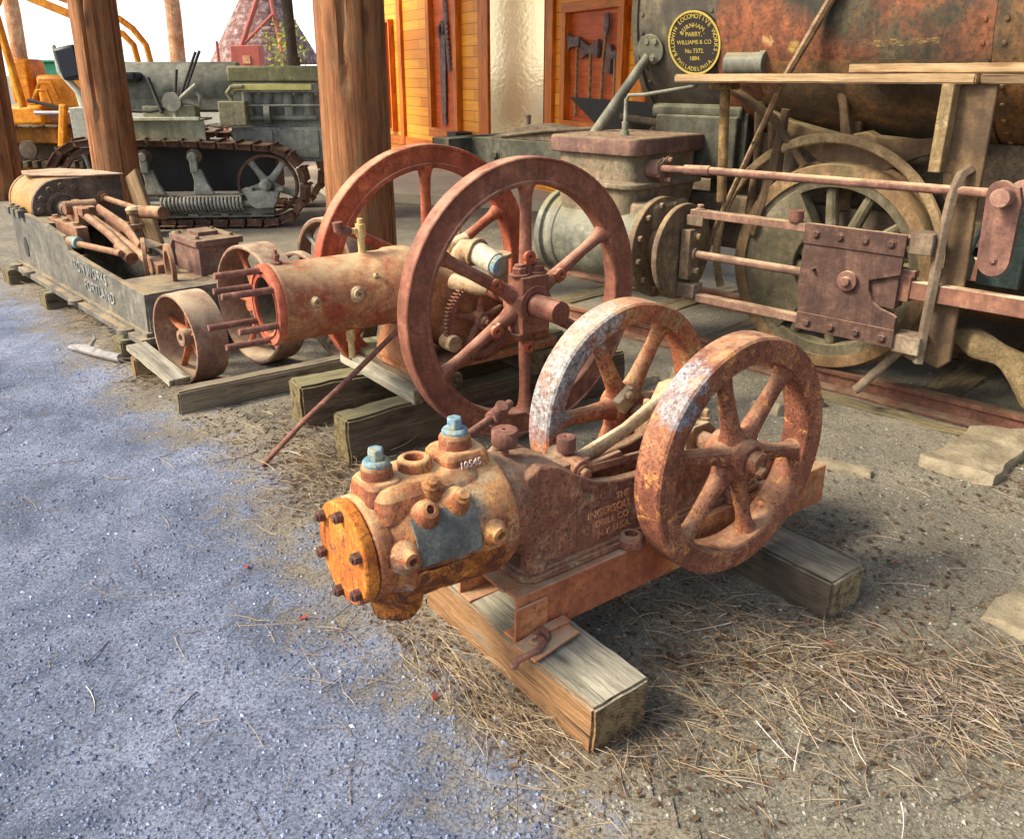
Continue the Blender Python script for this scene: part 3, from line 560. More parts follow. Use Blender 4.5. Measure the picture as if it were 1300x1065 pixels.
# crankcase base
bsx = MB()
rings = []
for x, hw, zt, zb in ((.34, .135, .79, .50), (.26, .15, .76, .40), (.14, .165, .68, .32), (-.02, .17, .63, .30), (-.18, .17, .60, .30), (-.30, .165, .52, .30)):
    ring = []
    for k in range(28):
        a = 2 * math.pi * k / 28; e = 3.2; c1 = abs(math.cos(a)) ** (2 / e) * math.copysign(1, math.cos(a)); s1 = abs(math.sin(a)) ** (2 / e) * math.copysign(1, math.sin(a))
        ring.append((x, hw * c1, (zt + zb) / 2 + (zt - zb) / 2 * s1))
    rings.append(ring)
bsx.loft(rings); bsx.prism(rrect(-.36, .41, .18, .05), 'xy', .30, .335)
bsx.loft([[(.42, y_ * .8, z_) for y_, z_ in ((-.15, .33), (.15, .33), (.15, .36), (-.15, .36))], [(.34, y_, z_) for y_, z_ in ((-.15, .33), (.15, .33), (.14, .60), (-.14, .60))]])
bsx.lathe([(0, 0), (.03, 0), (.03, .04), (0, .04)], (.40, .165, .33), (0, 0, 1), 20).bolt((.40, .165, .37), (0, 0, 1), .02, .025)
bsx.build('crankcase', rust('crankcase rust', ('#84502f', '#9c6640', '#b07f56'), speck='#54301f', dust='#a89a78', da=.7, sc=6, bs=.5), B, bev=.006, jit=(.004, 9))
# gear
gp = []
nt = 66
for k in range(nt):
    for f, r_ in ((.0, .160), (.28, .160), (.38, .176), (.72, .176)):
        a = 2 * math.pi * (k + f) / nt; gp.append((r_ * math.cos(a), r_ * math.sin(a)))
gm = MB(); bm = gm.bm
for y0, y1 in ((-.014, .014),):
    o1 = [bm.verts.new((p[0], y0, p[1])) for p in gp]; o2 = [bm.verts.new((p[0], y1, p[1])) for p in gp]
    i1 = [bm.verts.new((.138 * math.cos(2 * math.pi * k / len(gp)), y0, .138 * math.sin(2 * math.pi * k / len(gp)))) for k in range(len(gp))]
    i2 = [bm.verts.new((.138 * math.cos(2 * math.pi * k / len(gp)), y1, .138 * math.sin(2 * math.pi * k / len(gp)))) for k in range(len(gp))]
    N_ = len(gp)
    for k in range(N_):
        q = (k + 1) % N_
        bm.faces.new((o1[k], o1[q], o2[q], o2[k])); bm.faces.new((i1[k], i2[k], i2[q], i1[q])); bm.faces.new((o1[k], i1[k], i1[q], o1[q])); bm.faces.new((o2[k], o2[q], i2[q], i2[k]))
gearo = gm.build('cam_gear', m_gear, B, (.10, .20, .50), bev=0, ang=30)
for k in range(5):
    a = 2 * math.pi * k / 5 + .3; MB().tube([(0, 0, 0), (.142 * math.cos(a), 0, .142 * math.sin(a))], [.017, .012], 10).build('spoke', m_gear, gearo, bev=0)
MB().lathe([(0, -.03), (.035, -.03), (.036, .03), (.022, .034), (.02, .05), (0, .05)], (0, 0, 0), (0, 1, 0), 24).bolt((0, .05, 0), (0, 1, 0), .012, .012).build('hub', m_gear, gearo)
# governor body and exhaust elbow
gv = MB().tube([(.10, .02, .64), (.10, .05, .72), (.09, .09, .77), (.07, .14, .77)], [.05, .055, .05, .048], 20).rod((.10, -.12, .80), (.02, -.06, .815), .025).rod((.15, .02, .77), (.04, .02, .80), .03).lathe([(.048, 0), (.06, 0), (.06, .018), (.048, .018)], (.075, .13, .77), (-.2, 1, -.25), 28, closed=True)
gv.tube([(.19, .14, .66), (.17, .20, .655), (.13, .25, .64), (.11, .27, .635)], [.035, .03, .022, .014], 14)
gv.build('governor', m_casting, B, bev=.003, jit=(.004, 20))
MB().rod((.072, .14, .768), (.052, .25, .735), .047, n=28).build('exhaust_stub', rust('limed pipe', ('#a89c84', '#bfb69c', '#d2cab2'), speck='#7c7460', sc=9, bs=.4), B, bev=.003)
MB().rod((.0515, .251, .7345), (.047, .275, .728), .043, n=28).build('stub_plug', m_bluecap, B, bev=.003)
MB().rod((-.1, .05, .45), (-.1, .05, .72), .05, .045).lathe([(0, 0), (.06, 0), (.06, .02), (0, .02)], (-.1, .05, .71), (0, 0, 1), 24).build('bearing_cap', m_casting, B, bev=.004)
MB().rod((.25, .165, .43), (.25, .24, .43), .035).build('shaft_end', m_casting, B, bev=.004)
# wood under engine B
ub = Vector((math.cos(R(216.5)), math.sin(R(216.5)))); vb = Vector((-ub.y, ub.x))
def bl(x, y): p = Vector(Bo) + ub * x + vb * y; return (p.x, p.y)
timber('timber_block', 'mossy green topped timber block in front of the big flywheel, nearest the compressor', 'timber', bl(.73, .135), bl(-.75, .135), .13, .205, -.004, m_block, jit=.008, bev=.009)
timber('timber_block', 'short mossy timber block under the open cylinder, left of the larger mossy block', 'timber', bl(.72, -.33), bl(-.75, -.33), .15, .20, -.004, m_block, jit=.009, bev=.012)
timber('plank', 'thin greenish plank lying across both mossy blocks under the engine base', 'plank', bl(.415, -.46), bl(.415, .215), .045, .06, .202, m_board, jit=.002, bev=.003)
timber('plank', 'thicker greenish plank directly under the front edge of the engine base', 'plank', bl(.30, -.46), bl(.30, .23), .18, .09, .204, m_block, jit=.003, bev=.004)
timber('plank', 'dark plank crossing the blocks under the rear of the engine base', 'plank', bl(-.25, -.44), bl(-.25, .23), .18, .09, .204, m_block, jit=.003, bev=.004)
rod_ = MB().tube([(-.983, 2.968, .008), (-.83, 3.05, .16), (-.66, 3.10, .31), (-.432, 3.19, .52)], [.010, .0115, .0115, .010], 12).build('iron_rod', m_stud, bev=.001)
tag(rod_, 'thin straight rust red rod leaning from the ground up to the big flywheel', 'rod')

# ------------------------------------------------------------ wheels on the ground left of engine B
pu = thing('belt_pulley', 'wide dusty brown belt pulley with four spokes, standing beside the pale board', 'pulley', (-1.66, 3.93, 0), -133 + 90)
PW = .165; RP = .225
o = MB().lathe([(RP - .012, -PW), (RP, -PW), (RP + .003, -PW / 2), (RP, 0), (RP - .012, 0), (RP - .010, -PW / 2)], (0, 0, 0), (0, -1, 0), 72, closed=True).build('rim', m_pulley, pu, (0, 0, RP + .004), bev=.001, ang=50)
MB().lathe([(.02, -.02), (.042, -.02), (.046, .07), (.042, .10), (.02, .10)], (0, .0, 0), (0, 1, 0), 28, closed=True).build('hub', m_pulley, pu, (0, .05, RP + .004), bev=.002)
for k in range(5):
    a = 2 * math.pi * k / 5 + .35; MB().tube([(.035 * math.cos(a), .09, .035 * math.sin(a)), (.215 * math.cos(a), .085, .215 * math.sin(a))], [.024, .017], 12, flat=(1, .6) if abs(math.cos(a)) > .5 else (.6, 1)).build('spoke', m_rustspoke, pu, (0, 0, RP + .004), bev=0)
def loose_wheel(label, x, y, r, w_, yaw, mat, ns=6, tilt=0, hub=.04, rim=.02, spmat=None):
    q = thing('spoked_wheel', label, 'wheel', (x, y, 0), yaw, 'loose wheels beside the open cylinder', rot=(R(tilt), 0, R(yaw)))
    flywheel(q, 'rim', r, w_, rim, ns, .018, hub, w_ * .9, mat, 0, r + .003, sp_flat=(1, 1), n=72, spmat=spmat)
    return q
WG = 'loose wheels beside the open cylinder'
loose_wheel('biggest loose spoked wheel, dusty brown, seen between the belt pulley and the open cylinder', -1.33, 4.30, .315, .16, -43, m_pulley, 6, rim=.022, spmat=m_rustspoke)
loose_wheel('small brown spoked wheel whose rim shows above the greased plug of the open cylinder', -1.22, 4.75, .25, .05, -40, m_pulley, 5, rim=.02, hub=.03)
loose_wheel('reddish wheel with a pale bluish spoke, farthest of the loose wheels, at the log post', -1.18, 5.35, .30, .10, -42, m_pulley, 5, rim=.03, hub=.05, spmat=m_tractorlt)
loose_wheel('dark wheel in the shadow underneath the open cylinder', -.92, 4.35, .26, .10, -43, m_dirtyiron, 6, rim=.03)

# boards by the pulley
timber('plank', 'long grey plank lying on the ground in front of the belt pulley', 'plank', (-1.53, 3.54), (-.70, 4.14), .085, .115, -.004, m_plankg, jit=.003)
timber('short_board', 'short pale grey board propped at a slant against the belt pulley', 'board', (-1.93, 4.09), (-1.55, 3.66), .10, .03, .112, m_board, jit=.002, bev=.003, tilt=(0, R(4)))
timber('timber_block', 'small tan wood block on its end under the pale grey board', 'timber', (-1.93, 4.02), (-1.78, 4.12), .10, .11, -.004, m_tan, jit=.003)
b_ = MB().tube([(-2.47, 4.45, .02), (-2.36, 4.38, .035), (-2.22, 4.30, .03), (-2.09, 4.23, .028)], [.012, .022, .024, .028], 10).tube([(-2.33, 4.37, .04), (-2.30, 4.40, .09), (-2.31, 4.41, .13)], [.012, .009, .004], 7).build('branch', plain('bleached bark', '#94908a', .9, 30, .9, dark='#54483a', bs=1.), bev=0, jit=(.012, 22))
tag(b_, 'bleached white broken branch lying at the edge of the gravel path', 'branch')

# ------------------------------------------------------------ C: horizontal steam engine on a long grey bed
C_ = thing('steam_engine', 'horizontal steam engine on a long grey lettered bed with ochre cylinder, at far left', 'steam engine', (-1.92, 4.23, 0), -47.5)
bed_side = [(-2.50, .17), (.0, .16), (.02, .38), (-.40, .395), (-.80, .41), (-1.22, .43), (-1.30, .51), (-1.80, .55), (-2.10, .555), (-2.40, .56), (-2.46, .57), (-2.50, .56)]
bd = MB()
bd.prism(bed_side, 'xz', 0, .03).prism(bed_side, 'xz', .43, .46)
bd.box((-.0, .23, .27), (.03, .44, .22)).box((-2.49, .23, .36), (.03, .44, .40)).box((-.22, .23, .36), (.42, .42, .035)).box((-2.12, .23, .50), (.74, .42, .06))
bd.box((-1.25, -.012, .135), (2.60, .09, .035)).box((-1.25, .475, .135), (2.60, .09, .035)).box((-1.25, -.002, .16), (2.55, .035, .03))
for x in (-2.42, -2.1, -1.05, -.2): bd.lathe([(0, 0), (.05, 0), (.045, .025), (.02, .03), (0, .03)], (x, -.05, .14), (0, 0, 1), 20)
for x in (-2.42, -2.30, -2.18): bd.box((x, -.01, .55), (.07, .06, .05)).bolt((x, .0, .575), (0, 0, 1), .02, .02)
bd.build('bed', m_bedC, C_, bev=.008, jit=(.003, 4))
MB().lathe([(0, 0), (.05, 0), (.05, .004), (0, .004)], (-2.24, -.002, .31), (0, -1, 0), 28, sc=(1.4, 1)).build('core_hole', m_black, C_, bev=0)
tx = MB(); Mn = lambda x, z_: Matrix.Translation((x, -.001, z_)) @ Matrix.Rotation(R(90), 4, 'X')
tx.text('IRON WORKS', .092, Mn(-.86, .355), .006, space=1.12).text('PORTLAND', .092, Mn(-.72, .262), .006, space=1.12)
tx.build('cast_lettering', rust('grey cast letters', ('#75746a', '#94948a', '#a8a898'), speck='#4a463c', sc=6, bs=.3), C_, bev=0)
CZ = .585; CYc = .25
MB().lathe([(0, -2.74), (.19, -2.74), (.202, -2.73), (.202, -2.70), (0, -2.70)], (0, CYc, .57), (1, 0, 0), 48).build('cylinder', m_cylC, C_, bev=.003)
CZ = .57
def stad(r_, yr, off=0): r_ = r_ * 1.06; return [(CYc + r_ * math.cos(R(a)), CZ + r_ * math.sin(R(a))) for a in range(90, 271, 12)] + [(CYc + yr, CZ - r_ * .8), (CYc + yr, CZ + r_)]
MB().prism(stad(.186, .40), 'yz', -2.70, -2.14).build('valve_chest', m_cylC, C_, bev=.008)
MB().prism([(-2.70, .16), (-2.50, .12), (-2.28, .22), (-2.10, .40), (-2.02, .66), (-2.40, .60), (-2.72, .42)], 'xy', CZ + .204, CZ + .215).build('cover_plate', m_pulley, C_, bev=.002, jit=(.006, 6))
cf = MB().prism(stad(.19, .41), 'yz', -2.14, -2.10).lathe([(0, -2.10), (.115, -2.10), (.11, -2.085), (.09, -2.08), (.085, -2.095), (.058, -2.095), (.052, -1.99), (0, -1.99)], (0, CYc, CZ), (1, 0, 0), 48)
for k in range(9): a = R(60 + 30 * k); cf.bolt((-2.10, CYc + .155 * math.cos(a), CZ + .155 * math.sin(a)), (1, 0, 0), .022, .022, False)
cf.build('cylinder_cover', m_capC, C_, bev=.004)
MB().rod((-2.1, CYc, CZ), (-1.6, CYc, CZ), .026).rod((-2.05, CYc, CZ), (-1.96, CYc, CZ), .045).rod((-1.93, CYc, CZ), (-1.88, CYc, CZ), .052).build('piston_rod', m_rodC, C_, bev=.003)
MB().box((-1.72, CYc, CZ + .0), (.26, .12, .12)).box((-1.60, CYc - .03, CZ + .04), (.20, .05, .05)).rod((-1.72, CYc - .10, CZ + .05), (-1.72, CYc + .10, CZ + .05), .045).bolt((-1.80, CYc, CZ + .06), (0, 0, 1), .03, .03).build('crosshead', m_rodC, C_, bev=.008)
for y_, n0 in ((CYc - .13, 3), (CYc + .13, 3)):
    sb = MB().box((-1.60, y_, .50), (.62, .07, .10))
    for k in range(n0): sb.bolt((-1.84 + .22 * k, y_, .55), (0, 0, 1), .022, .02)
    sb.build('slide_bar', m_rodC, C_, bev=.006)
MB().tube([(-1.62, CYc, CZ + .02), (-1.2, CYc + .02, .51), (-.75, CYc + .03, .43), (-.52, CYc + .03, .40)], [.024, .028, .03, .026], 12).box((-.50, CYc + .03, .40), (.14, .07, .09), (0, R(12), 0)).build('connecting_rod', m_rodC, C_, bev=.004)
MB().tube([(-1.68, CYc - .03, CZ + .04), (-1.15, CYc - .02, .52), (-.85, CYc - .02, .44)], .026, 12).tube([(-1.50, CYc + .05, CZ + .06), (-1.1, CYc + .08, .54), (-.82, CYc + .05, .47)], [.03, .042, .03], 12, flat=(.6, 1)).rod((-.95, CYc - .03, .465), (-.76, CYc - .03, .42), .038).build('eccentric_rod', m_rodC, C_, bev=.003)
MB().rod((-1.22, .05, .47), (-.78, .17, .455), .020).lathe([(0, 0), (.034, 0), (.034, .07), (.02, .08), (0, .08)], (-1.28, .035, .475), (1, .25, 0), 20).build('cross_shaft', m_rodC, C_, bev=.002)
MB().rod((-1.26, .042, .475), (-1.19, .06, .475), .036).build('collar', plain('greenish collar', '#7c9488', .7, 14, .5), C_, bev=.003)
MB().lathe([(.10, -.012), (.14, -.012), (.14, .012), (.10, .012)], (-.62, CYc, .42), (.35, 1, 0), 40, closed=True).lathe([(.09, -.012), (.13, -.012), (.13, .012), (.09, .012)], (-.30, CYc + .02, .44), (.2, 1, 0), 40, closed=True).build('eccentric_strap', m_rodC, C_, bev=.002)
MB().rod((-2.1, CYc + .27, CZ + .05), (-1.25, CYc + .27, CZ + .04), .02).rod((-1.30, CYc + .24, CZ + .04), (-1.05, CYc + .30, CZ + .055), .042).lathe([(0, 0), (.05, 0), (.05, .03), (0, .035)], (-2.12, CYc + .27, CZ + .05), (1, 0, 0), 24).bolt((-2.08, CYc + .27, CZ + .05), (1, 0, 0), .035, .04).build('valve_rod', m_rodC, C_, bev=.003)
MB().rod((-1.30, CYc + .2, .40), (-1.30, CYc + .2, .62), .03).box((-1.30, CYc + .2, .52), (.09, .09, .035)).lathe([(0, 0), (.04, 0), (.05, .03), (.03, .05), (0, .05)], (-1.30, CYc + .2, .60), (0, 0, 1), 24).box((-1.12, CYc + .2, .42), (.16, .12, .03), (0, R(10), .3)).build('oiler_stand', m_casting, C_, bev=.003)
# crank bearing box
bb = MB().box((-.36, .52, .44), (.34, .24, .22)).box((-.36, .52, .565), (.38, .28, .035)).box((-.40, .52, .59), (.16, .12, .03))
for x, y_ in ((-.50, .42), (-.24, .42), (-.50, .62), (-.24, .62)): bb.bolt((x, y_, .582), (0, 0, 1), .012, .018)
bb.box((-.36, .50, .28), (.5, .3, .2))
bb.build('bearing_box', m_chest, C_, bev=.010)
MB().lathe([(.06, -.02), (.09, -.02), (.09, .02), (.06, .02)], (-.55, .46, .47), (1, -.25, 0), 40, closed=True, sc=(1.3, .9)).rod((-.57, .42, .56), (-.53, .42, .56), .028).bolt((-.52, .42, .56), (1, 0, 0), .016, .016).build('strap', m_chest, C_, bev=.004)
cu = Vector((math.cos(R(-47.5)), math.sin(R(-47.5)))); cv = Vector((-cu.y, cu.x))
def cl(x, y): p = Vector((-1.92, 4.23)) + cu * x + cv * y; return (p.x, p.y)
for x, lab in ((-2.55, 'leftmost of the dark timber blocks under the grey engine bed, below its ochre cylinder'), (-1.60, 'middle one of the dark timber blocks carrying the grey engine bed'), (-.20, 'dark timber block under the right end of the grey engine bed, by the bleached branch')):
    timber('timber_block', lab, 'timber', cl(x, -.11), cl(x, .60), .17, .122, -.004, m_block, group='timber blocks under the grey engine bed', jit=.006)
bo = timber('leaning_board', 'short wide tan board leaning upright behind the grey engine bed, before the log post', 'board', (0, 0), (.72, 0), .19, .03, 0, m_tan, jit=.001, bev=.003)
bo.location = (-2.62, 6.05, .46); bo.rotation_euler = Euler((0, 0, 0)); bo.rotation_euler = (Matrix.Rotation(R(-40), 3, 'Z') @ Matrix.Rotation(R(90), 3, 'X') @ Matrix.Rotation(R(-66), 3, 'Z') @ Matrix.Rotation(R(0), 3, 'X')).to_euler()

# ------------------------------------------------------------ log posts
def post(label, bx, by, r0, tx_, ty_, H=3.4, seed=1):
    m = MB(); n = 64; rings = []
    for i in range(30):
        f = i / 29; ring = []
        for k in range(n):
            a = 2 * math.pi * k / n; rr = r0 * (1 - .06 * f) * (1 + .05 * mnoise.noise(Vector((math.cos(a) * 1.3 + seed, math.sin(a) * 1.3, f * 2))) + .025 * mnoise.noise(Vector((math.cos(a) * 5, math.sin(a) * 5 + seed, f * 3))))
            for ca_, dp in ((.3, .03), (.95, .012), (1.7, .035), (2.4, .015), (3.1, .03), (3.7, .012), (4.4, .035), (5.1, .015), (5.8, .03)):
                da_ = (a - ca_ - .12 * mnoise.noise(Vector((f * 3, ca_, seed))) + math.pi) % (2 * math.pi) - math.pi
                if abs(da_) < .06: rr -= dp * (1 if mnoise.noise(Vector((f * 2.2, ca_ * 3, seed))) > -.25 else .2)
            rr -= .006 * max(0, mnoise.noise(Vector((math.cos(a) * 9, math.sin(a) * 9 + seed, f * 1.2))))
            ring.append((H * f, rr * math.cos(a), rr * math.sin(a)))
        rings.append(ring)
    m.loft(rings); o = m.build('log_post', m_log, bev=0, ang=60)
    o.location = (bx, by, -.02); d = Vector((tx_, ty_, H)); o.rotation_mode = 'QUATERNION'; o.rotation_quaternion = d.to_track_quat('X', 'Z')
    return tag(o, label, 'post', 'log posts of the open shed')
post('thick reddish log post right of the grey tractor, the one nearest the camera', -1.0, 5.6, .222, .0, 0, seed=1)
post('split log post with a long crack standing in front of the tractor seat', -3.70, 8.0, .205, .06, 0, seed=5)
post('log post cut off by the left edge of the photo', -6.40, 10.6, .30, .1, 0, seed=9)

# ------------------------------------------------------------ unseen roof over the posts, added to deepen the shade (above the picture)
def dg(a, b, z): c1 = .70711; return (a * c1 + b * c1, -a * c1 + b * c1, z)   # a along the shed, b across it
SR = thing('added_shed_roof', 'unseen board roof over the log posts and hidden wall behind the locomotive, added for shade', 'shed', (0, 0, 0))
rm = MB()
for k in range(44):
    a0 = -13 + .5 * k; q = [dg(a0, 2.75, 3.45), dg(a0 + .485, 2.75, 3.45), dg(a0 + .485, 6.9, 4.3), dg(a0, 6.9, 4.3)]
    V1 = [rm.bm.verts.new(p) for p in q]; V2 = [rm.bm.verts.new((p[0], p[1], p[2] + .03)) for p in q]
    rm.bm.faces.new(V1); rm.bm.faces.new(V2[::-1])
    for i in range(4): rm.bm.faces.new((V1[i], V2[i], V2[(i + 1) % 4], V1[(i + 1) % 4]))
rm.build('added_roof_boards', m_tan, SR, bev=0)
MB().rod(dg(-13, 3.1, 3.4), dg(9, 3.1, 3.4), .11).build('added_eaves_beam', m_log, SR, bev=0)
MB().rod(dg(-13, 6.7, 4.12), dg(9, 6.7, 4.12), .11).build('added_ridge_beam', m_log, SR, bev=0)

MB().prism([(-2.3, 5.72), (4.5, 5.72), (4.5, 5.76), (-2.3, 5.76)], 'xy', 0, 3.9).build('added_back_wall', m_log, SR, rot=(0, 0, 0), bev=0).rotation_euler = (0, 0, R(-45))  # hidden wall, added to block light from behind the locomotive

# ------------------------------------------------------------ tractor
T = thing('crawler_tractor', 'old grey green crawler tractor with rusty tracks standing behind the log posts', 'tractor', (-2.95, 8.4, 0), 5)
ring_path = []
cR, cL = (.512, .415), (-1.17, .46); r1, r2 = .375, .385
def loop():
    pts = []
    for i in range(20): a = R(-90 + 180 * i / 19 + 2); pts.append((cR[0] + r1 * math.cos(a), cR[1] + r1 * math.sin(a)))
    for i in range(1, 12): f = i / 12; pts.append((cR[0] + (cL[0] - cR[0]) * f, .79 + .055 * f + .02 * math.sin(f * math.pi) - .0 * f))
    for i in range(20): a = R(92 + 150 * i / 19); pts.append((cL[0] + r2 * math.cos(a), cL[1] + r2 * math.sin(a)))
    for i in range(1, 14): f = i / 14; pts.append((-1.33 + (cR[0] - .0 + 1.33) * f, .115 - .075 * min(1, f * 2.2)))
    return pts
P_ = loop(); L_ = [0]
for a, b in zip(P_, P_[1:] + P_[:1]): L_.append(L_[-1] + math.hypot(b[0] - a[0], b[1] - a[1]))
def at_len(s_):
    s_ %= L_[-1]
    for i in range(len(P_)):
        if L_[i + 1] >= s_:
            f = (s_ - L_[i]) / max(1e-6, L_[i + 1] - L_[i]); a = P_[i]; b = P_[(i + 1) % len(P_)]
            return a[0] + (b[0] - a[0]) * f, a[1] + (b[1] - a[1]) * f, math.atan2(b[1] - a[1], b[0] - a[0])
shoe = MB().box((0, .17, -.012), (.148, .36, .012)).box((.06, .17, -.027), (.012, .36, .03))
shoe.box((0, .055, .02), (.145, .03, .055)).box((0, .255, .02), (.145, .03, .055)).rod((.06, .03, .02), (.06, .28, .02), .02)
sh0 = None; ns = 34
for side_y in (0, 1.35):
    for k in range(ns):
        x, z_, a = at_len(L_[-1] * k / ns)
        if sh0 is None: sh0 = shoe.build('track_shoe', m_track, T, bev=.003); o = sh0
        else: o = sh0.copy(); COL.objects.link(o); o.parent = T
        o.location = (x, side_y, z_); o.rotation_euler = (0, -a, 0)
def tw(name, x, z_, r_, rim, ns_, mat, y=.13, sr=.035, w_=.06):
    o = flywheel(T, name, r_, w_, rim, ns_, sr, .06, .12, m_track, y, z_, x=x, ph=R(20), sp_flat=(.55, 1), spmat=mat, n=48)
    return o
tw('idler_wheel', .512, .415, .30, .03, 5, m_tractorlt); tw('sprocket', -1.17, .46, .31, .05, 6, m_tractorlt)
for x in (-.75, -.42, -.10, .2): tw('track_roller', x, .16, .115, .03, 5, m_tractor, sr=.02)
for x in (-.47, .0):
    MB().lathe([(0, -.03), (.075, -.03), (.075, .02), (.05, .03), (.05, .05), (0, .05)], (x - .16, .06, .70), (0, -1, 0), 28).build('carrier_roller', m_dirtyiron, T, bev=.003)
    MB().rod((x - .17, .0, .70), (x - .17, .06, .70), .042).box((x - .165, .03, .62), (.07, .05, .14)).prism([(x - .20, .34), (x + .0, .34), (x - .06, .46), (x - .10, .58), (x - .20, .58), (x - .18, .46)], 'xz', .02, .07).build('roller_bracket', m_tractorlt, T, bev=.006)
MB().box((-.32, .12, .215), (1.75, .10, .16)).box((-.35, .05, .335), (1.3, .04, .018)).box((-.32, .04, .12), (1.75, .02, .02)).build('track_frame', m_tractor, T, bev=.004)
sp = []
for i in range(22 * 14 + 1): a = 2 * math.pi * i / 14; sp.append((-.52 + .80 * i / (22 * 14), .02 + .062 * math.cos(a), .245 + .062 * math.sin(a)))
MB().tube(sp, .014, 6).rod((-.75, .02, .245), (.4, .02, .245), .03).build('recoil_spring', m_tractorlt, T, bev=0)
MB().prism([(.30, .37), (.64, .37), (.61, .27), (.57, .21), (.40, .20), (.34, .25)], 'xz', -.03, .09).box((.34, .02, .385), (.08, .10, .03)).box((.64, .02, .385), (.08, .10, .03)).rod((.512, -.05, .43), (.512, .05, .43), .055).bolt((.512, -.05, .43), (0, -1, 0), .035, .03).build('idler_bearing', m_tractorlt, T, bev=.006)
MB().box((-.40, .62, .55), (1.9, .5, .45)).build('belly', m_black, T, bev=.01)
MB().lathe([(0, -.95), (.2, -.95), (.245, -.92), (.245, .20), (.24, .21), (.0, .21)], (0, .75, 1.33), (1, 0, 0), 40).box((-.38, .75, 1.18), (1.15, .44, .14)).build('fuel_tank', m_tractor, T, bev=.01)
MB().box((.62, .68, 1.46), (.92, .55, .15)).build('engine_hood', rust('olive hood', ('#6c6a4c', '#84805c', '#9a966e'), speck='#4a4838', sc=4, bs=.2, pit=.3), T, bev=.02)
eng = MB().box((.60, .72, 1.15), (.84, .42, .50)).box((.60, .66, .78), (.90, .50, .34))
for x in (.32, .52, .72, .92): eng.rod((x, .50, 1.02), (x, .50, 1.30), .055)
eng.rod((.2, .45, 1.04), (1.0, .45, 1.04), .025).rod((.2, .40, 1.16), (1.05, .40, 1.16), .012).lathe([(0, -.03), (.10, -.03), (.10, .03), (0, .03)], (.52, .44, 1.08), (1, 0, 0), 28)
eng.box((.62, .42, 1.33), (.84, .05, .09)).rod((.52, .43, .95), (.52, .43, .62), .03)
for x in (.2, .45, .8, 1.02): eng.bolt((x, .43, 1.28), (0, -1, 0), .02, .02)
eng.build('engine_block', m_tractor, T, bev=.008)
MB().box((.60, .385, 1.335), (.76, .02, .055)).build('rocker_cover', m_brassdull, T, bev=.003)
for x in (.36, .82): MB().prism(rrect(x - .19, x + .19, .14, .03), 'xz', .395, .41).build('inspection_plate', m_tractor, T, (0, 0, .79), bev=.004)
MB().box((.20, .36, 1.09), (.26, .16, .23)).tube([(.2, .36, 1.2), (.15, .36, 1.28), (.2, .36, 1.34), (.32, .37, 1.34)], .02, 10).build('magneto', rust('olive magneto', ('#77735a', '#8d8868', '#a09a78'), sc=6, bs=.2, pit=.3), T, bev=.012)
MB().box((-.46, .32, 1.035), (.78, .5, .02)).box((-.44, .08, .93), (.82, .02, .20)).box((-.42, .42, 1.1), (.5, .2, .12)).build('fender', rust('fender', ('#74745c', '#8a8a70', '#a0a084'), sc=3, bs=.15, pit=.2), T, bev=.003)
MB().box((-.46, .07, 1.052), (.78, .05, .03)).build('fender_edge', rust('fender edge', ('#b8b898', '#c8c8a8', '#d8d8bc'), sc=3, bs=.1, pit=.2), T, bev=.003)
lv = MB()
for x0, x1, z1 in ((-.33, -.10, 1.66), (-.30, -.06, 1.67), (-.36, -.30, 1.50)): lv.rod((x0, .35, 1.18), (x1, .35, z1), .012, .014)
lv.rod((-.6, .4, 1.42), (-.48, .3, 1.1), .02).tube([(-.8, .35, 1.12), (-.6, .33, 1.11), (-.45, .33, 1.14)], .02, 8).build('control_lever', m_black, T, bev=0)
MB().tube([(-.36, .33, 1.05), (-.36, .33, 1.18), (-.30, .33, 1.22), (-.12, .33, 1.17), (-.10, .33, 1.25), (-.13, .33, 1.29)], .026, 10).rod((-.37, .28, 1.20), (-.37, .38, 1.20), .09).rod((-.3, .3, 1.22), (-.12, .3, 1.36), .022).build('lever_quadrant', m_tractorlt, T, bev=.002)
MB().rod((.76, .80, 1.5), (.73, .80, 2.75), .055).rod((.76, .80, 1.5), (.758, .80, 1.62), .07).build('exhaust_pipe', m_dirtyiron, T, bev=.003)
st = thing('x', '', '') if False else None
MB().box((-1.30, .55, 1.56), (.22, .45, .30), (0, R(-12), 0)).box((-.90, .55, 1.43), (.42, .45, .09)).build('seat', m_blackseat, T, bev=.03)
MB().tube([(-1.44, .4, 1.72), (-1.42, .4, 1.48), (-1.28, .4, 1.30), (-1.22, .4, 1.02)], [.02, .03, .035, .05], 10).box((-1.15, .5, 1.0), (.42, .4, .30)).build('seat_frame', rust('seat frame', ('#a0a08c', '#b4b4a0', '#c4c4b0'), sc=5, bs=.2, pit=.3), T, bev=.006)

# ------------------------------------------------------------ loader behind, far left
Y = thing('crawler_loader', 'orange yellow crawler loader with canopy posts at the far left behind the tractor', 'loader', (-7.04, 13.2, 0), 0)
ym = MB().rod((-.13, -.3, 1.0), (-.34, -.3, 2.9), .055, n=10)
ym.build('canopy_post', m_yellow, Y, bev=.01)
MB().prism([(-.52, 2.72), (.0, 2.72), (-.18, 2.36), (-.30, 2.36), (-.52, 2.56)], 'xz', -.33, -.27).box((.42, -.3, 2.40), (1.2, .10, .10), (0, R(22), 0)).box((.45, -.2, 2.52), (1.2, .08, .05), (0, R(19), 0)).box((-.75, -.3, 2.45), (.7, .1, .09), (0, R(35), 0)).box((0, .6, 3.1), (4.2, 2.2, .07)).build('canopy', m_yellow, Y, bev=.01)
MB().box((-.25, .2, 1.36), (.34, .5, .62)).box((-.2, .3, .88), (.6, 1., .3)).box((.55, .4, 1.2), (1.1, 1., .5)).build('engine_housing', m_yellow, Y, bev=.06)
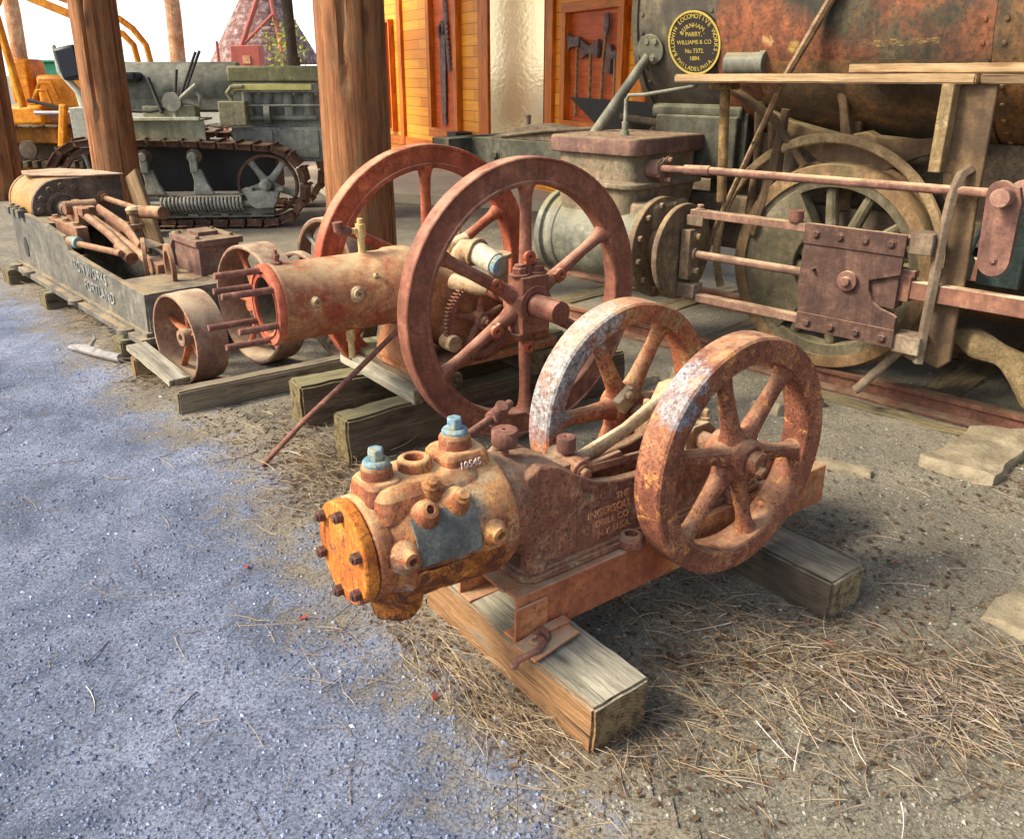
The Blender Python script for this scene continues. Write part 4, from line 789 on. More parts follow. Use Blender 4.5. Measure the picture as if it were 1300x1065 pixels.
for pts in ([(.02, -.2, 1.18), (.12, -.2, 1.34), (.28, -.2, 1.34), (.36, -.2, 1.1)], [(.0, -.25, 1.1), (.10, -.25, 1.24), (.22, -.25, 1.24), (.28, -.25, 1.0)]): MB().tube(pts, .028, 8).build('hose', m_yellow, Y, bev=0)
for pts in ([(1.80, -.2, 1.55), (1.76, -.2, 1.85), (1.6, -.2, 2.07), (1.43, -.2, 2.2), (1.1, -.2, 2.25)], [(1.62, -.2, 1.55), (1.58, -.2, 1.85), (1.45, -.2, 2.0), (1.2, -.2, 2.08)]): MB().tube(pts, .045, 8).build('boom_hose', m_yellow, Y, bev=0)
MB().box((.4, -.1, .62), (3.4, .5, .25)).box((-.5, -.1, .10), (3., .5, .14)).build('hull', m_yrust, Y, bev=.02)
MB().rod((.05, -.35, .93), (.6, -.35, .93), .03).build('hydraulic_ram', m_chrome, Y, bev=0)
MB().box((.28, -.45, 1.05), (.5, .06, .05), (0, R(14), 0)).build('hydraulic_arm', m_black, Y, bev=.01)
MB().box((.50, -.5, .72), (.11, .10, .68), (0, R(12), 0)).build('lift_link', m_yellow, Y, bev=.03)
ty = MB()
for k in range(22): ty.box((-1.3 + .2 * k, -.2, .74), (.18, .5, .03), (0, R(-8 if k % 2 else 6), 0))
for k in range(22): ty.box((-1.3 + .14 * k, -.2, .20), (.08, .5, .10))
ty.box((.6, .0, .45), (3.6, .3, .5)).build('track', m_dirtyiron, Y, bev=.01)
MB().lathe([(0, 0), (.13, 0), (.13, .06), (0, .08)], (-.05, -.48, .42), (0, -1, 0), 20).build('roller', m_dirtyiron, Y)

# ------------------------------------------------------------ locomotive
L = thing('steam_locomotive', 'old weathered steam locomotive with olive boiler and rusty running gear, at right', 'locomotive', (1.49, 3.91, 0), -45)
BY, BZ = .56, 1.74
def band(x0, x1, r_, mat, name, n=64, rv=()):
    o = MB().lathe([(0, x0), (r_ - .004, x0), (r_, x0 + .004), (r_, x1 - .004), (r_ - .004, x1), (0, x1)], (0, BY, BZ), (1, 0, 0), n)
    for x in rv:
        for k in range(44):
            a = 2 * math.pi * k / 44; o.lathe([(.012, -.002), (.010, .006), (0, .009)], (x, BY + r_ * math.cos(a), BZ + r_ * math.sin(a)), (0, math.cos(a), math.sin(a)), 8)
    o = o.build(name, mat, L, bev=0)
    return o
smo = band(-1.15, -.68, .60, m_smoke, 'smokebox', rv=(-1.12, -.71))
bar_ = band(-.68, .56, .612, m_barrel, 'boiler', rv=(.52,)); band(.56, 2.6, .618, m_barrellow, 'boiler_course', rv=(.60,))
# ochre underside cladding
MB().lathe([(.6135, -.45), (.622, -.45), (.622, .55), (.6135, .55)], (0, BY, BZ), (1, 0, 0), 24, closed=True, a0=R(112), a1=R(176)).build('lagging_sheet', m_barrellow, L, bev=0)
MB().lathe([(.58, -1.18), (.612, -1.18), (.612, -1.145), (.58, -1.145)], (0, BY, BZ), (1, 0, 0), 64, closed=True).lathe([(.56, -1.20), (.585, -1.20), (.585, -1.18), (0, -1.18), (0, -1.20)], (0, BY, BZ), (1, 0, 0), 64).build('smokebox_ring', m_smoke, L, bev=.002)
# pipe clamp stub on the barrel
MB().rod((-.62, -.0, 1.50), (-.42, -.0, 1.50), .055).rod((-.44, -.0, 1.50), (-.41, -.0, 1.50), .062).build('pipe_stub', m_greencyl, L, bev=.003)
# builder's plate
pn = Vector((0, -1, -.24)).normalized(); pc = Vector((-.80, BY, BZ)) + pn * .606
px_ = Vector((1, 0, 0)); py_ = pn.cross(px_).normalized()
if py_.z < 0: py_ = -py_
Mp = Matrix((( px_.x, py_.x, pn.x, pc.x), (px_.y, py_.y, pn.y, pc.y), (px_.z, py_.z, pn.z, pc.z), (0, 0, 0, 1)))
if Mp.to_3x3().determinant() < 0: raise Exception('plate')
plt = MB().lathe([(0, -.01), (.152, -.01), (.152, .006), (0, .006)], (0, 0, 0), (0, 0, 1), 64).build('builder_plate', m_plateblack, L, bev=.001)
plt.matrix_local = Mp
pt = MB().lathe([(.141, .0062), (.151, .0062), (.151, .010), (.141, .010)], (0, 0, 0), (0, 0, 1), 64, closed=True)
def arc_text(m, s_, r_, a_mid, size, step, flip=False):
    n = len(s_)
    for i, ch_ in enumerate(s_):
        if ch_ == ' ': continue
        a = a_mid + (-1 if not flip else 1) * (i - (n - 1) / 2) * step
        M_ = Matrix.Rotation(R(a), 4, 'Z') @ Matrix.Translation((r_, 0, .0065)) @ Matrix.Rotation(R(-90 if not flip else 90), 4, 'Z')
        m.text(ch_, size, M_, .0016)
arc_text(pt, 'BALDWIN LOCOMOTIVE WORKS.', .124, 90, .030, 9.6)
arc_text(pt, 'PHILADELPHIA.', .124, -90, .028, 8.6, True)
arc_text(pt, 'BURNHAM,', .082, 90, .030, 15.5)
for tx_, z_, sz in (('PARRY,', .040, .030), ('WILLIAMS & CO', .003, .028), ('No 7372.', -.038, .029), ('1884.', -.073, .029)):
    pt.text(tx_, sz, Matrix.Translation((0, z_, .0065)), .0016)
pt.build('plate_lettering', m_brass, plt, bev=0)
# saddle, frames, buffer beam
MB().box((-.86, .38, 1.10), (.56, .44, .34)).rod((-1.15, .17, 1.27), (-.60, .17, 1.27), .045).box((-.86, .14, 1.1), (.5, .06, .3)).build('cylinder_saddle', m_green, L, bev=.01)
MB().box((-1.95, .05, .99), (1.1, .20, .17)).box((-2.5, .45, .99), (.16, 1.4, .17)).box((-1.95, .85, .99), (1.1, .20, .17)).bolt((-2.2, -.05, .98), (0, -1, 0), .025, .02).build('front_frame', m_green, L, bev=.012)
MB().prism([(-2.3, 1.075), (-2.15, 1.13), (-1.95, 1.17), (-1.7, 1.15), (-1.5, 1.10), (-1.5, 1.075)], 'xz', .0, .2).rod((-2.05, .08, 1.12), (-2.05, .08, 1.22), .02).tube([(-2.2, .0, 1.09), (-1.8, -.02, 1.14), (-1.4, -.04, 1.17)], .012, 8).build('footplate_bracket', m_dirtyiron, L, bev=.006)
MB().box((.6, .20, .80), (4.4, .10, .11)).box((1.1, .20, .60), (3.2, .08, .08)).box((.5, .76, .80), (4.4, .10, .11)).box((.95, .20, .72), (.08, .08, .3)).build('main_frame', m_dirtyiron, L, bev=.008)
MB().box((.75, .48, .86), (3.2, .40, .62)).build('added_dark_mass', m_dirtyiron, L, bev=.02)  # dark mass added between the frames to darken the space behind the wheels
MB().box((1.35, .12, .66), (1.6, .04, .10)).build('side_rod', m_mainrod, L, bev=.006)
# firebox / ash pan mass behind
MB().box((1.7, .56, 1.05), (1.3, .75, .9)).build('firebox', m_barrellow, L, bev=.03)
# cylinder + steam chest
MB().lathe([(0, -1.41), (.20, -1.41), (.235, -1.405), (.235, -1.37), (.215, -1.36), (.215, -1.30), (.208, -1.295), (.208, -.80), (.235, -.79), (.235, -.755), (0, -.755)], (0, -.30, .635), (1, 0, 0), 56).build('cylinder', m_greencyl, L, bev=.003)
cfm = MB().lathe([(0, -.75), (.25, -.75), (.252, -.72), (.25, -.715), (0, -.715)], (0, -.32, .635), (1, 0, 0), 56)
cfm.lathe([(0, -.60), (.232, -.60), (.235, -.585), (.232, -.57), (0, -.57)], (0, -.34, .635), (1, 0, 0), 56).rod((-.72, -.33, .635), (-.59, -.33, .635), .12, n=32)
for k in range(12): a = 2 * math.pi * k / 12 + .2; cfm.bolt((-.715, -.32 + .215 * math.cos(a), .635 + .215 * math.sin(a)), (1, 0, 0), .018, .025, False)
cfm.box((-.53, -.35, .635), (.05, .10, .24)).bolt((-.505, -.35, .72), (1, 0, 0), .018, .03).bolt((-.505, -.35, .555), (1, 0, 0), .018, .03)
cfm.build('cylinder_cover', rust('brown cover', ('#5c4a3c', '#746048', '#8c7858'), speck='#3c3024', dust='#a08c64', da=.7, sc=6, bs=.4), L, bev=.003)
cch = MB()
cch.loft([[(px0, py0, z_) for px0, py0 in [(p[0] - 1.075, p[1] - .17) for p in rrect(-.265 * f, .265 * f, .30 * f, .06)]] for z_, f in ((.78, .90), (.915, .98), (.92, 1.07), (.945, 1.07), (.95, .95), (1.09, .95))])
cch.build('steam_chest', m_chestlow, L, bev=.006, jit=(.002, 10))
ccl = MB()
ccl.loft([[(px0, py0, z_) for px0, py0 in [(p[0] - 1.075, p[1] - .17) for p in rrect(-.28 * f, .28 * f, .315 * f, .045)]] for z_, f in ((1.078, 1.0), (1.088, 1.01), (1.150, 1.01), (1.162, .99))])
ccl.build('steam_chest_lid', m_chest, L, bev=.006)
MB().loft([[(x, y_, z_) for x, y_ in rrect(-.86, -.70, .16, .04)] for z_ in (.72, .86)]).build('cylinder_flange_top', m_chestlow, L, (0, -.27, 0), bev=.02, jit=(.01, 9))
dm = MB()
for i in range(7):
    for j in range(7): dm.lathe([(0, .0), (.012, 0), (.009, .003), (0, .0035)], (-1.29 + .07 * i, -.40 + .075 * j, 1.161), (0, 0, 1), 8)
dm.build('lid_dimples', m_chest, bpy.data.objects['steam_chest_lid'], bev=0)
# dimples on lid
MB().rod((-1.00, -.30, 1.16), (-1.00, -.30, 1.23), .016).rod((-1.00, -.30, 1.16), (-1.00, -.30, 1.185), .024).rod((-1.00, -.30, 1.23), (-1.00, -.30, 1.34), .010).tube([(-1.00, -.30, 1.33), (-.99, -.295, 1.355), (-.90, -.28, 1.36), (-.66, -.20, 1.40)], .009, 8).build('lubricator_pipe', m_greencyl, L, bev=.001)
MB().rod((-1.37, -.12, 1.12), (-1.075, -.03, 1.545), .030, .024).lathe([(0, 0), (.075, 0), (.075, .012), (0, .012)], (-1.065, -.025, 1.575), (.1, -1, -.3), 24).bolt((-1.08, -.04, 1.61), (0, -1, -.2), .016, .014).bolt((-1.03, -.04, 1.61), (0, -1, -.2), .016, .014).bolt((-1.04, -.04, 1.53), (0, -1, -.2), .016, .014).build('smokebox_brace', m_greencyl, L, bev=.002)
# valve rod and gland
MB().rod((-.84, -.32, 1.01), (-.74, -.32, 1.02), .045).lathe([(0, 0), (.06, 0), (.06, .025), (0, .025)], (-.76, -.30, 1.01), (1, 0, 0), 6).bolt((-.73, -.30, 1.06), (1, 0, 0), .014, .03).bolt((-.73, -.30, .965), (1, 0, 0), .014, .03).build('valve_gland', m_chest, L, bev=.003)
MB().rod((-.76, -.33, 1.02), (-.58, -.34, 1.025), .017).rod((-.60, -.34, 1.025), (-.46, -.34, 1.03), .024).rod((-.47, -.34, 1.03), (.80, -.35, 1.04), .0185).build('valve_rod', m_mauve, L, bev=.002)
arm = [(.78 + .045 * math.cos(R(a)), 1.045 + .045 * math.sin(R(a))) for a in range(40, 181, 20)] + [(.80 + .055 * math.cos(R(a)), .80 + .06 * math.sin(R(a))) for a in range(180, 361, 20)] + [(.855, 1.02), (.84, 1.07)]
MB().prism(arm, 'xz', -.37, -.34).bolt((.80, -.37, .80), (0, -1, 0), .012, .01).build('rocker_arm', m_mauve, L, bev=.006)
MB().rod((.80, -.44, 1.035), (.80, -.28, 1.035), .034, n=24).rod((.83, -.30, 1.05), (.83, .10, 1.05), .04).build('rocker_pin', rust('pink rust pin', ('#7c5a4c', '#94705e', '#a88672'), speck='#744c44', sc=14, bs=.6), L, bev=.003)
# guides
MB().box((.0, -.35, .832), (1.06, .05, .036)).bolt((-.49, -.35, .85), (0, 0, 1), .018, .025).build('upper_guide_bar', m_guide, L, bev=.003)
MB().box((.0, -.35, .428), (1.06, .05, .036)).build('lower_guide_bar', m_guide, L, bev=.003)
for c0, d0 in (((-.50, -.35, .80), (.09, .06, .05)), ((-.52, -.35, .458), (.10, .075, .07)), ((.545, -.35, .83), (.09, .10, .085)), ((.55, -.35, .42), (.11, .10, .075))): MB().box(c0, d0).build('guide_block', m_yoke, L, bev=.005, jit=(.003, 20))
MB().rod((-.52, -.35, .635), (.12, -.35, .635), .020).rod((-.53, -.35, .635), (-.49, -.35, .635), .032).build('piston_rod', m_guide, L, bev=.002)
MB().lathe([(0, 0), (.028, 0), (.034, .015), (.03, .04), (.034, .05), (0, .05)], (.0, -.36, .85), (0, 0, 1), 24).build('oil_cup', m_stud, L, bev=.002)
xh = [(.075, .855), (.49, .855), (.49, .70), (.37, .66), (.375, .615), (.395, .575), (.43, .55), (.485, .535), (.50, .525), (.50, .405), (.085, .405), (.065, .60)]
cx = MB().prism(xh, 'xz', -.405, -.385).prism([(.07, .86), (.495, .86), (.495, .775), (.07, .775)], 'xz', -.413, -.405).prism([(.08, .40), (.505, .40), (.505, .475), (.08, .475)], 'xz', -.413, -.405)
for i in range(4): cx.bolt((.125 + .105 * i, -.413, .82), (0, -1, 0), .015, .012).bolt((.13 + .11 * i, -.413, .435), (0, -1, 0), .016, .014)
cx.box((.28, -.345, .635), (.40, .08, .16)).rod((.13, -.43, .67), (.13, -.40, .67), .008)
cxo = cx.build('crosshead', m_mauvedark, L, bev=.004)
MB().lathe([(0, 0), (.042, 0), (.042, .02), (.02, .024), (.018, .04), (0, .04)], (.285, -.405, .645), (0, -1, 0), 24).build('crosshead_pin', m_mauve, cxo, bev=.002)
MB().box((.95, -.33, .635), (1.15, .05, .072)).box((.44, -.33, .64), (.16, .065, .11)).box((.50, -.335, .70), (.06, .05, .03)).build('main_rod', m_mainrod, L, bev=.004)
# yoke
yk = [(.585, .34), (.66, .32), (.70, .36), (.695, .55), (.70, .75), (.69, .95), (.685, 1.42), (.53, 1.42), (.545, 1.1), (.565, 1.0), (.60, .95), (.61, .75), (.60, .5)]
MB().prism(yk, 'xz', -.30, -.275).build('guide_yoke', m_ochre, L, bev=.006)
MB().tube([(.60, -.365, .345), (.605, -.365, .6), (.61, -.365, .90), (.618, -.36, 1.04), (.63, -.34, 1.10), (.645, -.30, 1.12)], .02, 4, flat=(1.1, .9)).build('yoke_strap', m_yoke, L, bev=.003)
MB().box((.535, -.33, 1.26), (.045, .07, .32)).build('board_bracket', rust('scaled bracket', ('#6c5638', '#8c7852', '#a8946c'), speck='#483a28', sc=7, bs=.8), L, bev=.004)
# driving wheel
D = MB().lathe([(.425, -.01), (.478, -.012), (.484, -.004), (.484, .10), (.505, .11), (.505, .13), (.425, .13)], (0, 0, 0), (0, 1, 0), 96, closed=True).build('driving_wheel', m_tire, L, (0, 0, .588), bev=0, ang=40)
MB().lathe([(.375, .012), (.427, .0), (.427, .12), (.375, .11)], (0, 0, 0), (0, 1, 0), 96, closed=True).lathe([(0, .0), (.10, .0), (.11, .02), (.11, .12), (0, .12)], (0, 0, 0), (0, 1, 0), 40).build('wheel_centre', m_driver, D, bev=.003)
for k in range(12):
    a = 2 * math.pi * k / 12 + .12; MB().tube([(.09 * math.cos(a), .06, .09 * math.sin(a)), (.39 * math.cos(a), .06, .39 * math.sin(a))], [.034, .026], 10).build('spoke', m_driver, D, bev=0)
MB().prism([(.40 * math.cos(R(a)), .40 * math.sin(R(a))) for a in range(118, 243, 6)] + [(.17 * math.cos(R(a)), .17 * math.sin(R(a))) for a in range(246, 113, -12)], 'xz', .005, .10).build('counterweight', m_driver, D, bev=.006)
D2 = D.copy(); COL.objects.link(D2); D2.parent = L; D2.location = (1.35, 0, .588)
for ch_ in list(D.children):
    c_ = ch_.copy(); COL.objects.link(c_); c_.parent = D2
D3 = D.copy(); COL.objects.link(D3); D3.parent = L; D3.location = (0, 1.0, .588)
MB().rod((0, .12, .588), (0, 1.0, .588), .07).rod((1.35, .12, .588), (1.35, 1.0, .588), .07).build('axle', m_dirtyiron, L)
# splasher hoop
hp = [(-.05 + .56 * math.cos(R(a)), .02, .62 + .56 * math.sin(R(a))) for a in range(5, 205, 6)]
MB().tube(hp, .018, 8, flat=(1.3, .9)).build('splasher_hoop', rust('hoop', ('#705c40', '#8c7654', '#a08c6a'), speck='#4c3c2a', dust='#b4a078', da=.6, sc=6, bs=.4), L, bev=0)
# equaliser spring casting
MB().prism([(-.44, 1.30), (-.33, 1.245), (-.20, 1.215), (-.09, 1.196), (.0, 1.20), (.06, 1.21), (.10, 1.19), (.27, 1.185), (.50, 1.215), (.50, 1.165), (.40, 1.14), (.28, 1.10), (.17, 1.045), (.05, 1.03), (-.13, 1.05), (-.26, 1.13), (-.34, 1.19), (-.44, 1.25)], 'xz', .10, .19).build('equaliser_beam', m_ochre, L, bev=.008, jit=(.006, 9))
for a0, b0, r0 in (((-.08, .08, 1.43), (-.03, .10, 1.19), .024), ((-.02, .16, 1.25), (-.02, .16, .85), .03), ((-.42, .14, 1.25), (-.44, .14, .85), .025), ((-.48, .1, 1.33), (-.48, .1, .78), .025)): MB().tube([a0, ((a0[0] + b0[0]) / 2 + .006, a0[1], (a0[2] + b0[2]) / 2), b0], [r0 * 1.2, r0 * .8, r0 * 1.1], 10).build('spring_hanger', m_ochre, L, bev=0, jit=(.008, 12))
MB().rod((-.54, -.14, 1.40), (-.52, -.12, .86), .024).box((-.54, -.15, 1.40), (.12, .08, .03)).build('board_post', rust('scaly post', ('#4c3c28', '#84683f', '#a88c58'), speck='#2c2016', sc=9, bs=1.), L, bev=.003)
MB().tube([(-.55, -.05, 1.38), (-.35, .0, 1.25), (-.2, .05, 1.05), (-.28, .08, .9)], .022, 8).tube([(-.3, .02, 1.3), (-.33, .02, 1.0), (-.4, .0, .7)], [.02, .035, .03], 8).build('brake_pipe', m_ochre, L, bev=0, jit=(.01, 9))
# lower right caked pipe
pp = MB().tube([(.64, -.18, .44), (.70, -.18, .44), (.75, -.18, .43), (.80, -.18, .42), (.86, -.18, .40), (.92, -.18, .37), (.97, -.18, .30), (1.0, -.18, .2)], [.022, .03, .06, .058, .035, .06, .055, .04], 16)
pp.build('caked_pipe', rust('caked insulation', ('#6c5c3c', '#887450', '#a49068'), speck='#3c3222', sc=12, bs=1.6), L, bev=0, jit=(.03, 18), sub=1)
MB().box((.74, .05, .78), (.16, .16, .30)).tube([(.70, -.1, .95), (.66, -.12, .84), (.63, -.14, .72)], [.012, .012, .02], 8).lathe([(0, 0), (.045, 0), (.05, .08), (.03, .12), (0, .12)], (.62, -.12, .66), (0, 0, 1), 16).build('spring_buckle', rust('teal grey block', ('#3c4a42', '#4c5a50', '#60685a'), sc=5, bs=.3), L, bev=.01)
MB().rod((.48, -.15, .36), (.32, -.25, .12), .02).box((.42, -.1, .33), (.2, .06, .05), (0, R(20), 0)).build('brake_hanger', m_yoke, L, bev=.003)
# boards lying on the brackets
def lw(x, y): 
    c1, s1 = math.cos(R(-45)), math.sin(R(-45)); return (1.49 + x * c1 - y * s1, 3.91 + x * s1 + y * c1)
timber('running_board', 'long weathered sunlit board lying on brackets along the locomotive boiler', 'board', lw(-.69, -.25), lw(.62, -.25), .20, .036, 1.418, m_bright, jit=.002, bev=.006)
timber('running_board', 'ochre board on the bracket at the right edge, under the pale loose plank', 'board', lw(.625, -.22), lw(2.2, -.22), .20, .034, 1.418, m_tan, jit=.002, bev=.004)
timber('loose_plank', 'pale loose plank lying on top of the running boards at upper right', 'plank', lw(.06, -.08), lw(1.6, -.30), .14, .034, 1.458, m_bright, jit=.002, bev=.003)
bo2 = MB().tube([(-.02, -.07, 1.90), (-.16, -.10, 1.62), (-.25, -.11, 1.44), (-.40, -.10, 1.10), (-.56, -.10, .72), (-.62, -.10, .50)], [.026, .027, .022, .02, .018, .016], 8, flat=(1.2, .7)).build('wooden_pole', wood('pole wood', ('#75603c', '#94785a', '#a88c68'), bs=.5), bev=0, jit=(.008, 6))
bo2.location = (1.49, 3.91, 0); bo2.rotation_euler = (0, 0, R(-45)); tag(bo2, 'long slanted brown pole leaning on the locomotive boiler behind the running board', 'pole')
# track
def rail(label, y, x0, x1):
    p = [(-.05, 0), (.05, 0), (.05, .012), (.010, .022), (.010, .07), (.028, .078), (.028, .10), (-.028, .10), (-.028, .078), (-.010, .07), (-.010, .022), (-.05, .012)]
    o = MB().prism(p, 'yz', x0, x1).build('rail', m_rail, bev=.002); o.location = (*lw(0, y), .001); o.rotation_euler = (0, 0, R(-45)); return tag(o, label, 'rail', 'rails under the locomotive')
rail('near rail under the locomotive wheel, running out to the right edge', .03, -3, 3.2); rail('far rail in the dark beneath the locomotive', 1.0, -3, 3.2)
for k in range(9):
    o = timber('railway_tie', None, None, lw(-2.6 + .62 * k, .16), lw(-2.6 + .62 * k, 1.5), .2, .06, -.052, m_dirty, jit=.006)
    tag(o, ['first', 'second', 'third', 'fourth', 'fifth', 'sixth', 'seventh', 'eighth', 'last'][k] + ' dirt covered wooden tie under the locomotive, counted from its front', 'tie', 'ties under the locomotive')
timber('edging_board', 'long pale board half buried along the near side of the rail', 'board', lw(.0, -.115), lw(2.9, -.125), .06, .03, -.008, m_dirty, jit=.004)
# black plough blade in front of the wall
pg = thing('plough_blade', 'black angled steel blade seen between the locomotive front and the tool wall', 'blade', (.0, 0, 0))
pgm = MB(); bm = pgm.bm
c0 = [(.50, 7.7, 1.27), (1.42, 7.2, 1.22), (1.30, 7.3, .80), (.98, 7.5, .80)]
A_ = [bm.verts.new(p) for p in c0]; B_ = [bm.verts.new((p[0], p[1] + .05, p[2])) for p in c0]
bm.faces.new(A_); bm.faces.new(B_[::-1])
for k in range(4): bm.faces.new((A_[k], B_[k], B_[(k + 1) % 4], A_[(k + 1) % 4]))
pgm.build('blade', m_black, pg, bev=.004)
MB().rod((.9, 7.3, 1.12), (1.4, 7.1, 1.06), .03).box((1.02, 7.35, .98), (.05, .05, .35), (0, R(-35), 0)).box((1.15, 7.2, 1.0), (.05, .05, .4), (0, R(40), 0)).box((1.0, 7.38, .92), (.10, .03, .14)).build('blade_arm', m_capC, pg, bev=.004)

# ------------------------------------------------------------ orange tool wall building
Wd = thing('tool_shed', 'orange stained wooden wall with framed panels displaying old saws and axes', 'building', (-2.06, 15, 0), -62)
t = NT('orange siding'); mp = t.map((1, 1, 1), rnd=False); s_ = t.n.new('ShaderNodeSeparateXYZ'); t.l(mp, s_.inputs[0])
bk = t.n.new('ShaderNodeTexBrick'); bk.inputs['Scale'].default_value = 1; bk.inputs['Brick Width'].default_value = 1.3; bk.inputs['Row Height'].default_value = .14; bk.inputs['Mortar Size'].default_value = .004
bk.inputs['Color1'].default_value = hexc('#ffb43c'); bk.inputs['Color2'].default_value = hexc('#e08828'); bk.inputs['Mortar'].default_value = hexc('#6a3410'); bk.inputs['Mortar Smooth'].default_value = .1
cmb = t.n.new('ShaderNodeCombineXYZ'); t.l(s_.outputs['X'], cmb.inputs[0]); t.l(s_.outputs['Z'], cmb.inputs[1]); t.l(cmb.outputs[0], bk.inputs['Vector'])
c_ = t.mix(t.ramp(t.noise(t.map((1, 1, 14), rnd=False), 2.2, 5), [(.35, .0), (.7, .5)]), bk.outputs[0], '#c8781c')
m_siding = t.done(c_, t.bump(bk.outputs['Fac'], -.4, .006), .45)
m_trim = wood('orange trim', ('#b85a14', '#d87820', '#e89034'), crack='#8a4410', bs=.2, gs=.5, rough=.45)
m_panel = wood('red orange panel', ('#b04a18', '#cc5c20', '#dc7030'), crack='#8a3410', bs=.2, gs=.5, rough=.45)
FZ = .36
MB().box((3.8, .12, 1.9), (9.0, .2, 3.6)).build('wall', m_siding, Wd, bev=0)
def vtrim(x, z0, z1, w_, d=.05, y=None, mat=None, nm='trim_board'):
    o = MB().box((0, 0, 0), (z1 - z0, w_, d)).build(nm, mat or m_trim, Wd, bev=.004)
    o.matrix_local = Matrix.Translation((x, (y if y is not None else .02 - d / 2), (z0 + z1) / 2)) @ Matrix(((0, 1, 0, 0), (0, 0, 1, 0), (1, 0, 0, 0), (0, 0, 0, 1)))
    return o
def htrim(x0, x1, z_, h_, d=.05, mat=None, nm='trim_board'):
    return MB().box((0, 0, 0), (x1 - x0, d, h_)).build(nm, mat or m_trim, Wd, ((x0 + x1) / 2, .02 - d / 2, z_), bev=.004)
for x, w_ in ((.56, .16), (3.62, .30), (5.33, .16), (7.1, .2)): vtrim(x, FZ, 3.7, w_)
htrim(-.6, .47, FZ + .06, .14, .04); htrim(.65, 3.45, FZ + .06, .14, .04); htrim(5.42, 7.0, FZ + .06, .14, .04)
def panel(x0, x1, z0, z1, w_=.12):
    MB().box(((x0 + x1) / 2, .012, (z0 + z1) / 2), (x1 - x0, .012, z1 - z0)).build('display_panel', m_panel, Wd, bev=0)
    vtrim(x0, z0, z1, w_, .09, nm='panel_frame'); vtrim(x1, z0, z1, w_, .09, nm='panel_frame'); htrim(x0 - w_ / 2, x1 + w_ / 2, z0 - w_ / 2, w_, .09, nm='panel_frame'); htrim(x0 - w_ / 2, x1 + w_ / 2, z1 + w_ / 2, w_, .09, nm='panel_frame')
panel(1.85, 2.80, .70, 3.4); panel(5.70, 6.80, .97, 2.08, .10); panel(-.0, .20, .60, 2.25, .05)
# reflective glazed door bay
t = NT('old window glass'); m_glass = t.done('#e8d8b0', t.bump(t.noise(t.map((1, 1, 2.5)), 9, 4), .12, .01), .10, .9)
MB().box((4.52, -.005, 1.95), (1.38, .03, 3.1)).build('window_pane', m_glass, Wd, bev=0)
MB().box((4.5, .0, .36), (1.5, .04, .10)).build('window_sill', m_trim, Wd, bev=.004)
def wl(x, y, z_): 
    a = R(-62); return (-2.06 + x * math.cos(a) - y * math.sin(a), 15 + x * math.sin(a) + y * math.cos(a), z_)
def hang(name, label, cat, x, z_, grp=None): return thing(name, label, cat, wl(x, -.015, z_), -62, grp)
m_handle = wood('tool handle', ('#9c7850', '#b89468', '#ccac80'), bs=.2)
m_toolhead = rust('tool iron', ('#5c4c46', '#786660', '#9c8a80'), sc=12, bs=.4)
SG = 'saws hanging on the orange wall'
sw = hang('hand_saw', 'brown long bladed saw with handle hanging in the tall orange panel', 'saw', 2.30, .75)
MB().prism([(-.05, 0), (.06, 0), (.10, .9), (.09, 1.22), (-.10, 1.25), (-.10, .7)], 'xz', -.012, -.004).build('blade', m_toolhead, sw, bev=0)
MB().tube([(-.08, -.01, 1.2), (-.09, -.01, 1.34), (.0, -.01, 1.40), (.06, -.01, 1.33), (.04, -.01, 1.24)], .028, 8).build('handle', m_toolhead, sw, bev=0)
sw = hang('crosscut_saw', 'toothed crosscut saw hanging beside the brown long bladed saw', 'saw', 2.52, 1.5)
tp = [(-.05, 0)]
for k in range(24): tp += [(-.01 + .0 * k, .07 * k), (.05, .07 * k + .02), (.05, .07 * k + .045)]
tp += [(-.01, 1.72), (-.10, 1.72)]
MB().prism([(x - .0006 * 0, z_) for x, z_ in tp], 'xz', -.012, -.004).build('blade', m_toolhead, sw, (0, 0, 0), (0, R(-6), 0), bev=0)
def axe(label, x, z0, z1, head):
    q = hang('axe', label, 'axe', x, z0, 'axes hanging on the orange wall'); h_ = z1 - z0
    MB().tube([(0, -.02, 0), (.012, -.02, h_ * .5), (0, -.02, h_)], [.022, .018, .02], 8, flat=(.8, 1)).build('handle', m_handle, q, bev=0)
    MB().prism(head, 'xz', -.04, 0).build('head', m_toolhead, q, (0, 0, h_ - .06), bev=.003)
sgl = [(-.16, -.06), (-.12, -.03), (.06, -.02), (.06, .07), (-.12, .08), (-.18, .12)]
dbl = [(-.16, -.07), (-.03, -.02), (.03, -.02), (.16, -.07), (.17, .12), (.03, .06), (-.03, .06), (-.17, .12)]
axe('single bit axe hanging leftmost in the orange tool panel', 5.95, 1.02, 1.82, sgl)
axe('double bit axe hanging second from left in the orange tool panel', 6.22, 1.02, 1.74, dbl)
q = hang('pike_pole', 'narrow headed long tool hanging right of the double bit axe', 'tool', 6.44, 1.02, None)
MB().tube([(0, -.02, 0), (.02, -.02, .5), (.06, -.02, .85)], .018, 8).build('handle', m_handle, q, bev=0)
MB().prism([(.02, .80), (.08, .80), (.12, .90), (.10, 1.02), (.04, 1.02), (.02, .92)], 'xz', -.03, -.01).build('head', m_toolhead, q, bev=.003)
axe('broad axe with tall narrow blade at the right of the orange tool panel', 6.68, 1.02, 1.68, [(-.14, -.16), (-.06, -.16), (-.05, -.02), (.05, -.02), (.05, .05), (-.05, .05), (-.07, .12), (-.14, .12)])
MB().box((0, 0, 0), (.3, .25, .2)).build('meter_box', m_black, Wd, (3.1, -.15, .60), bev=.004)

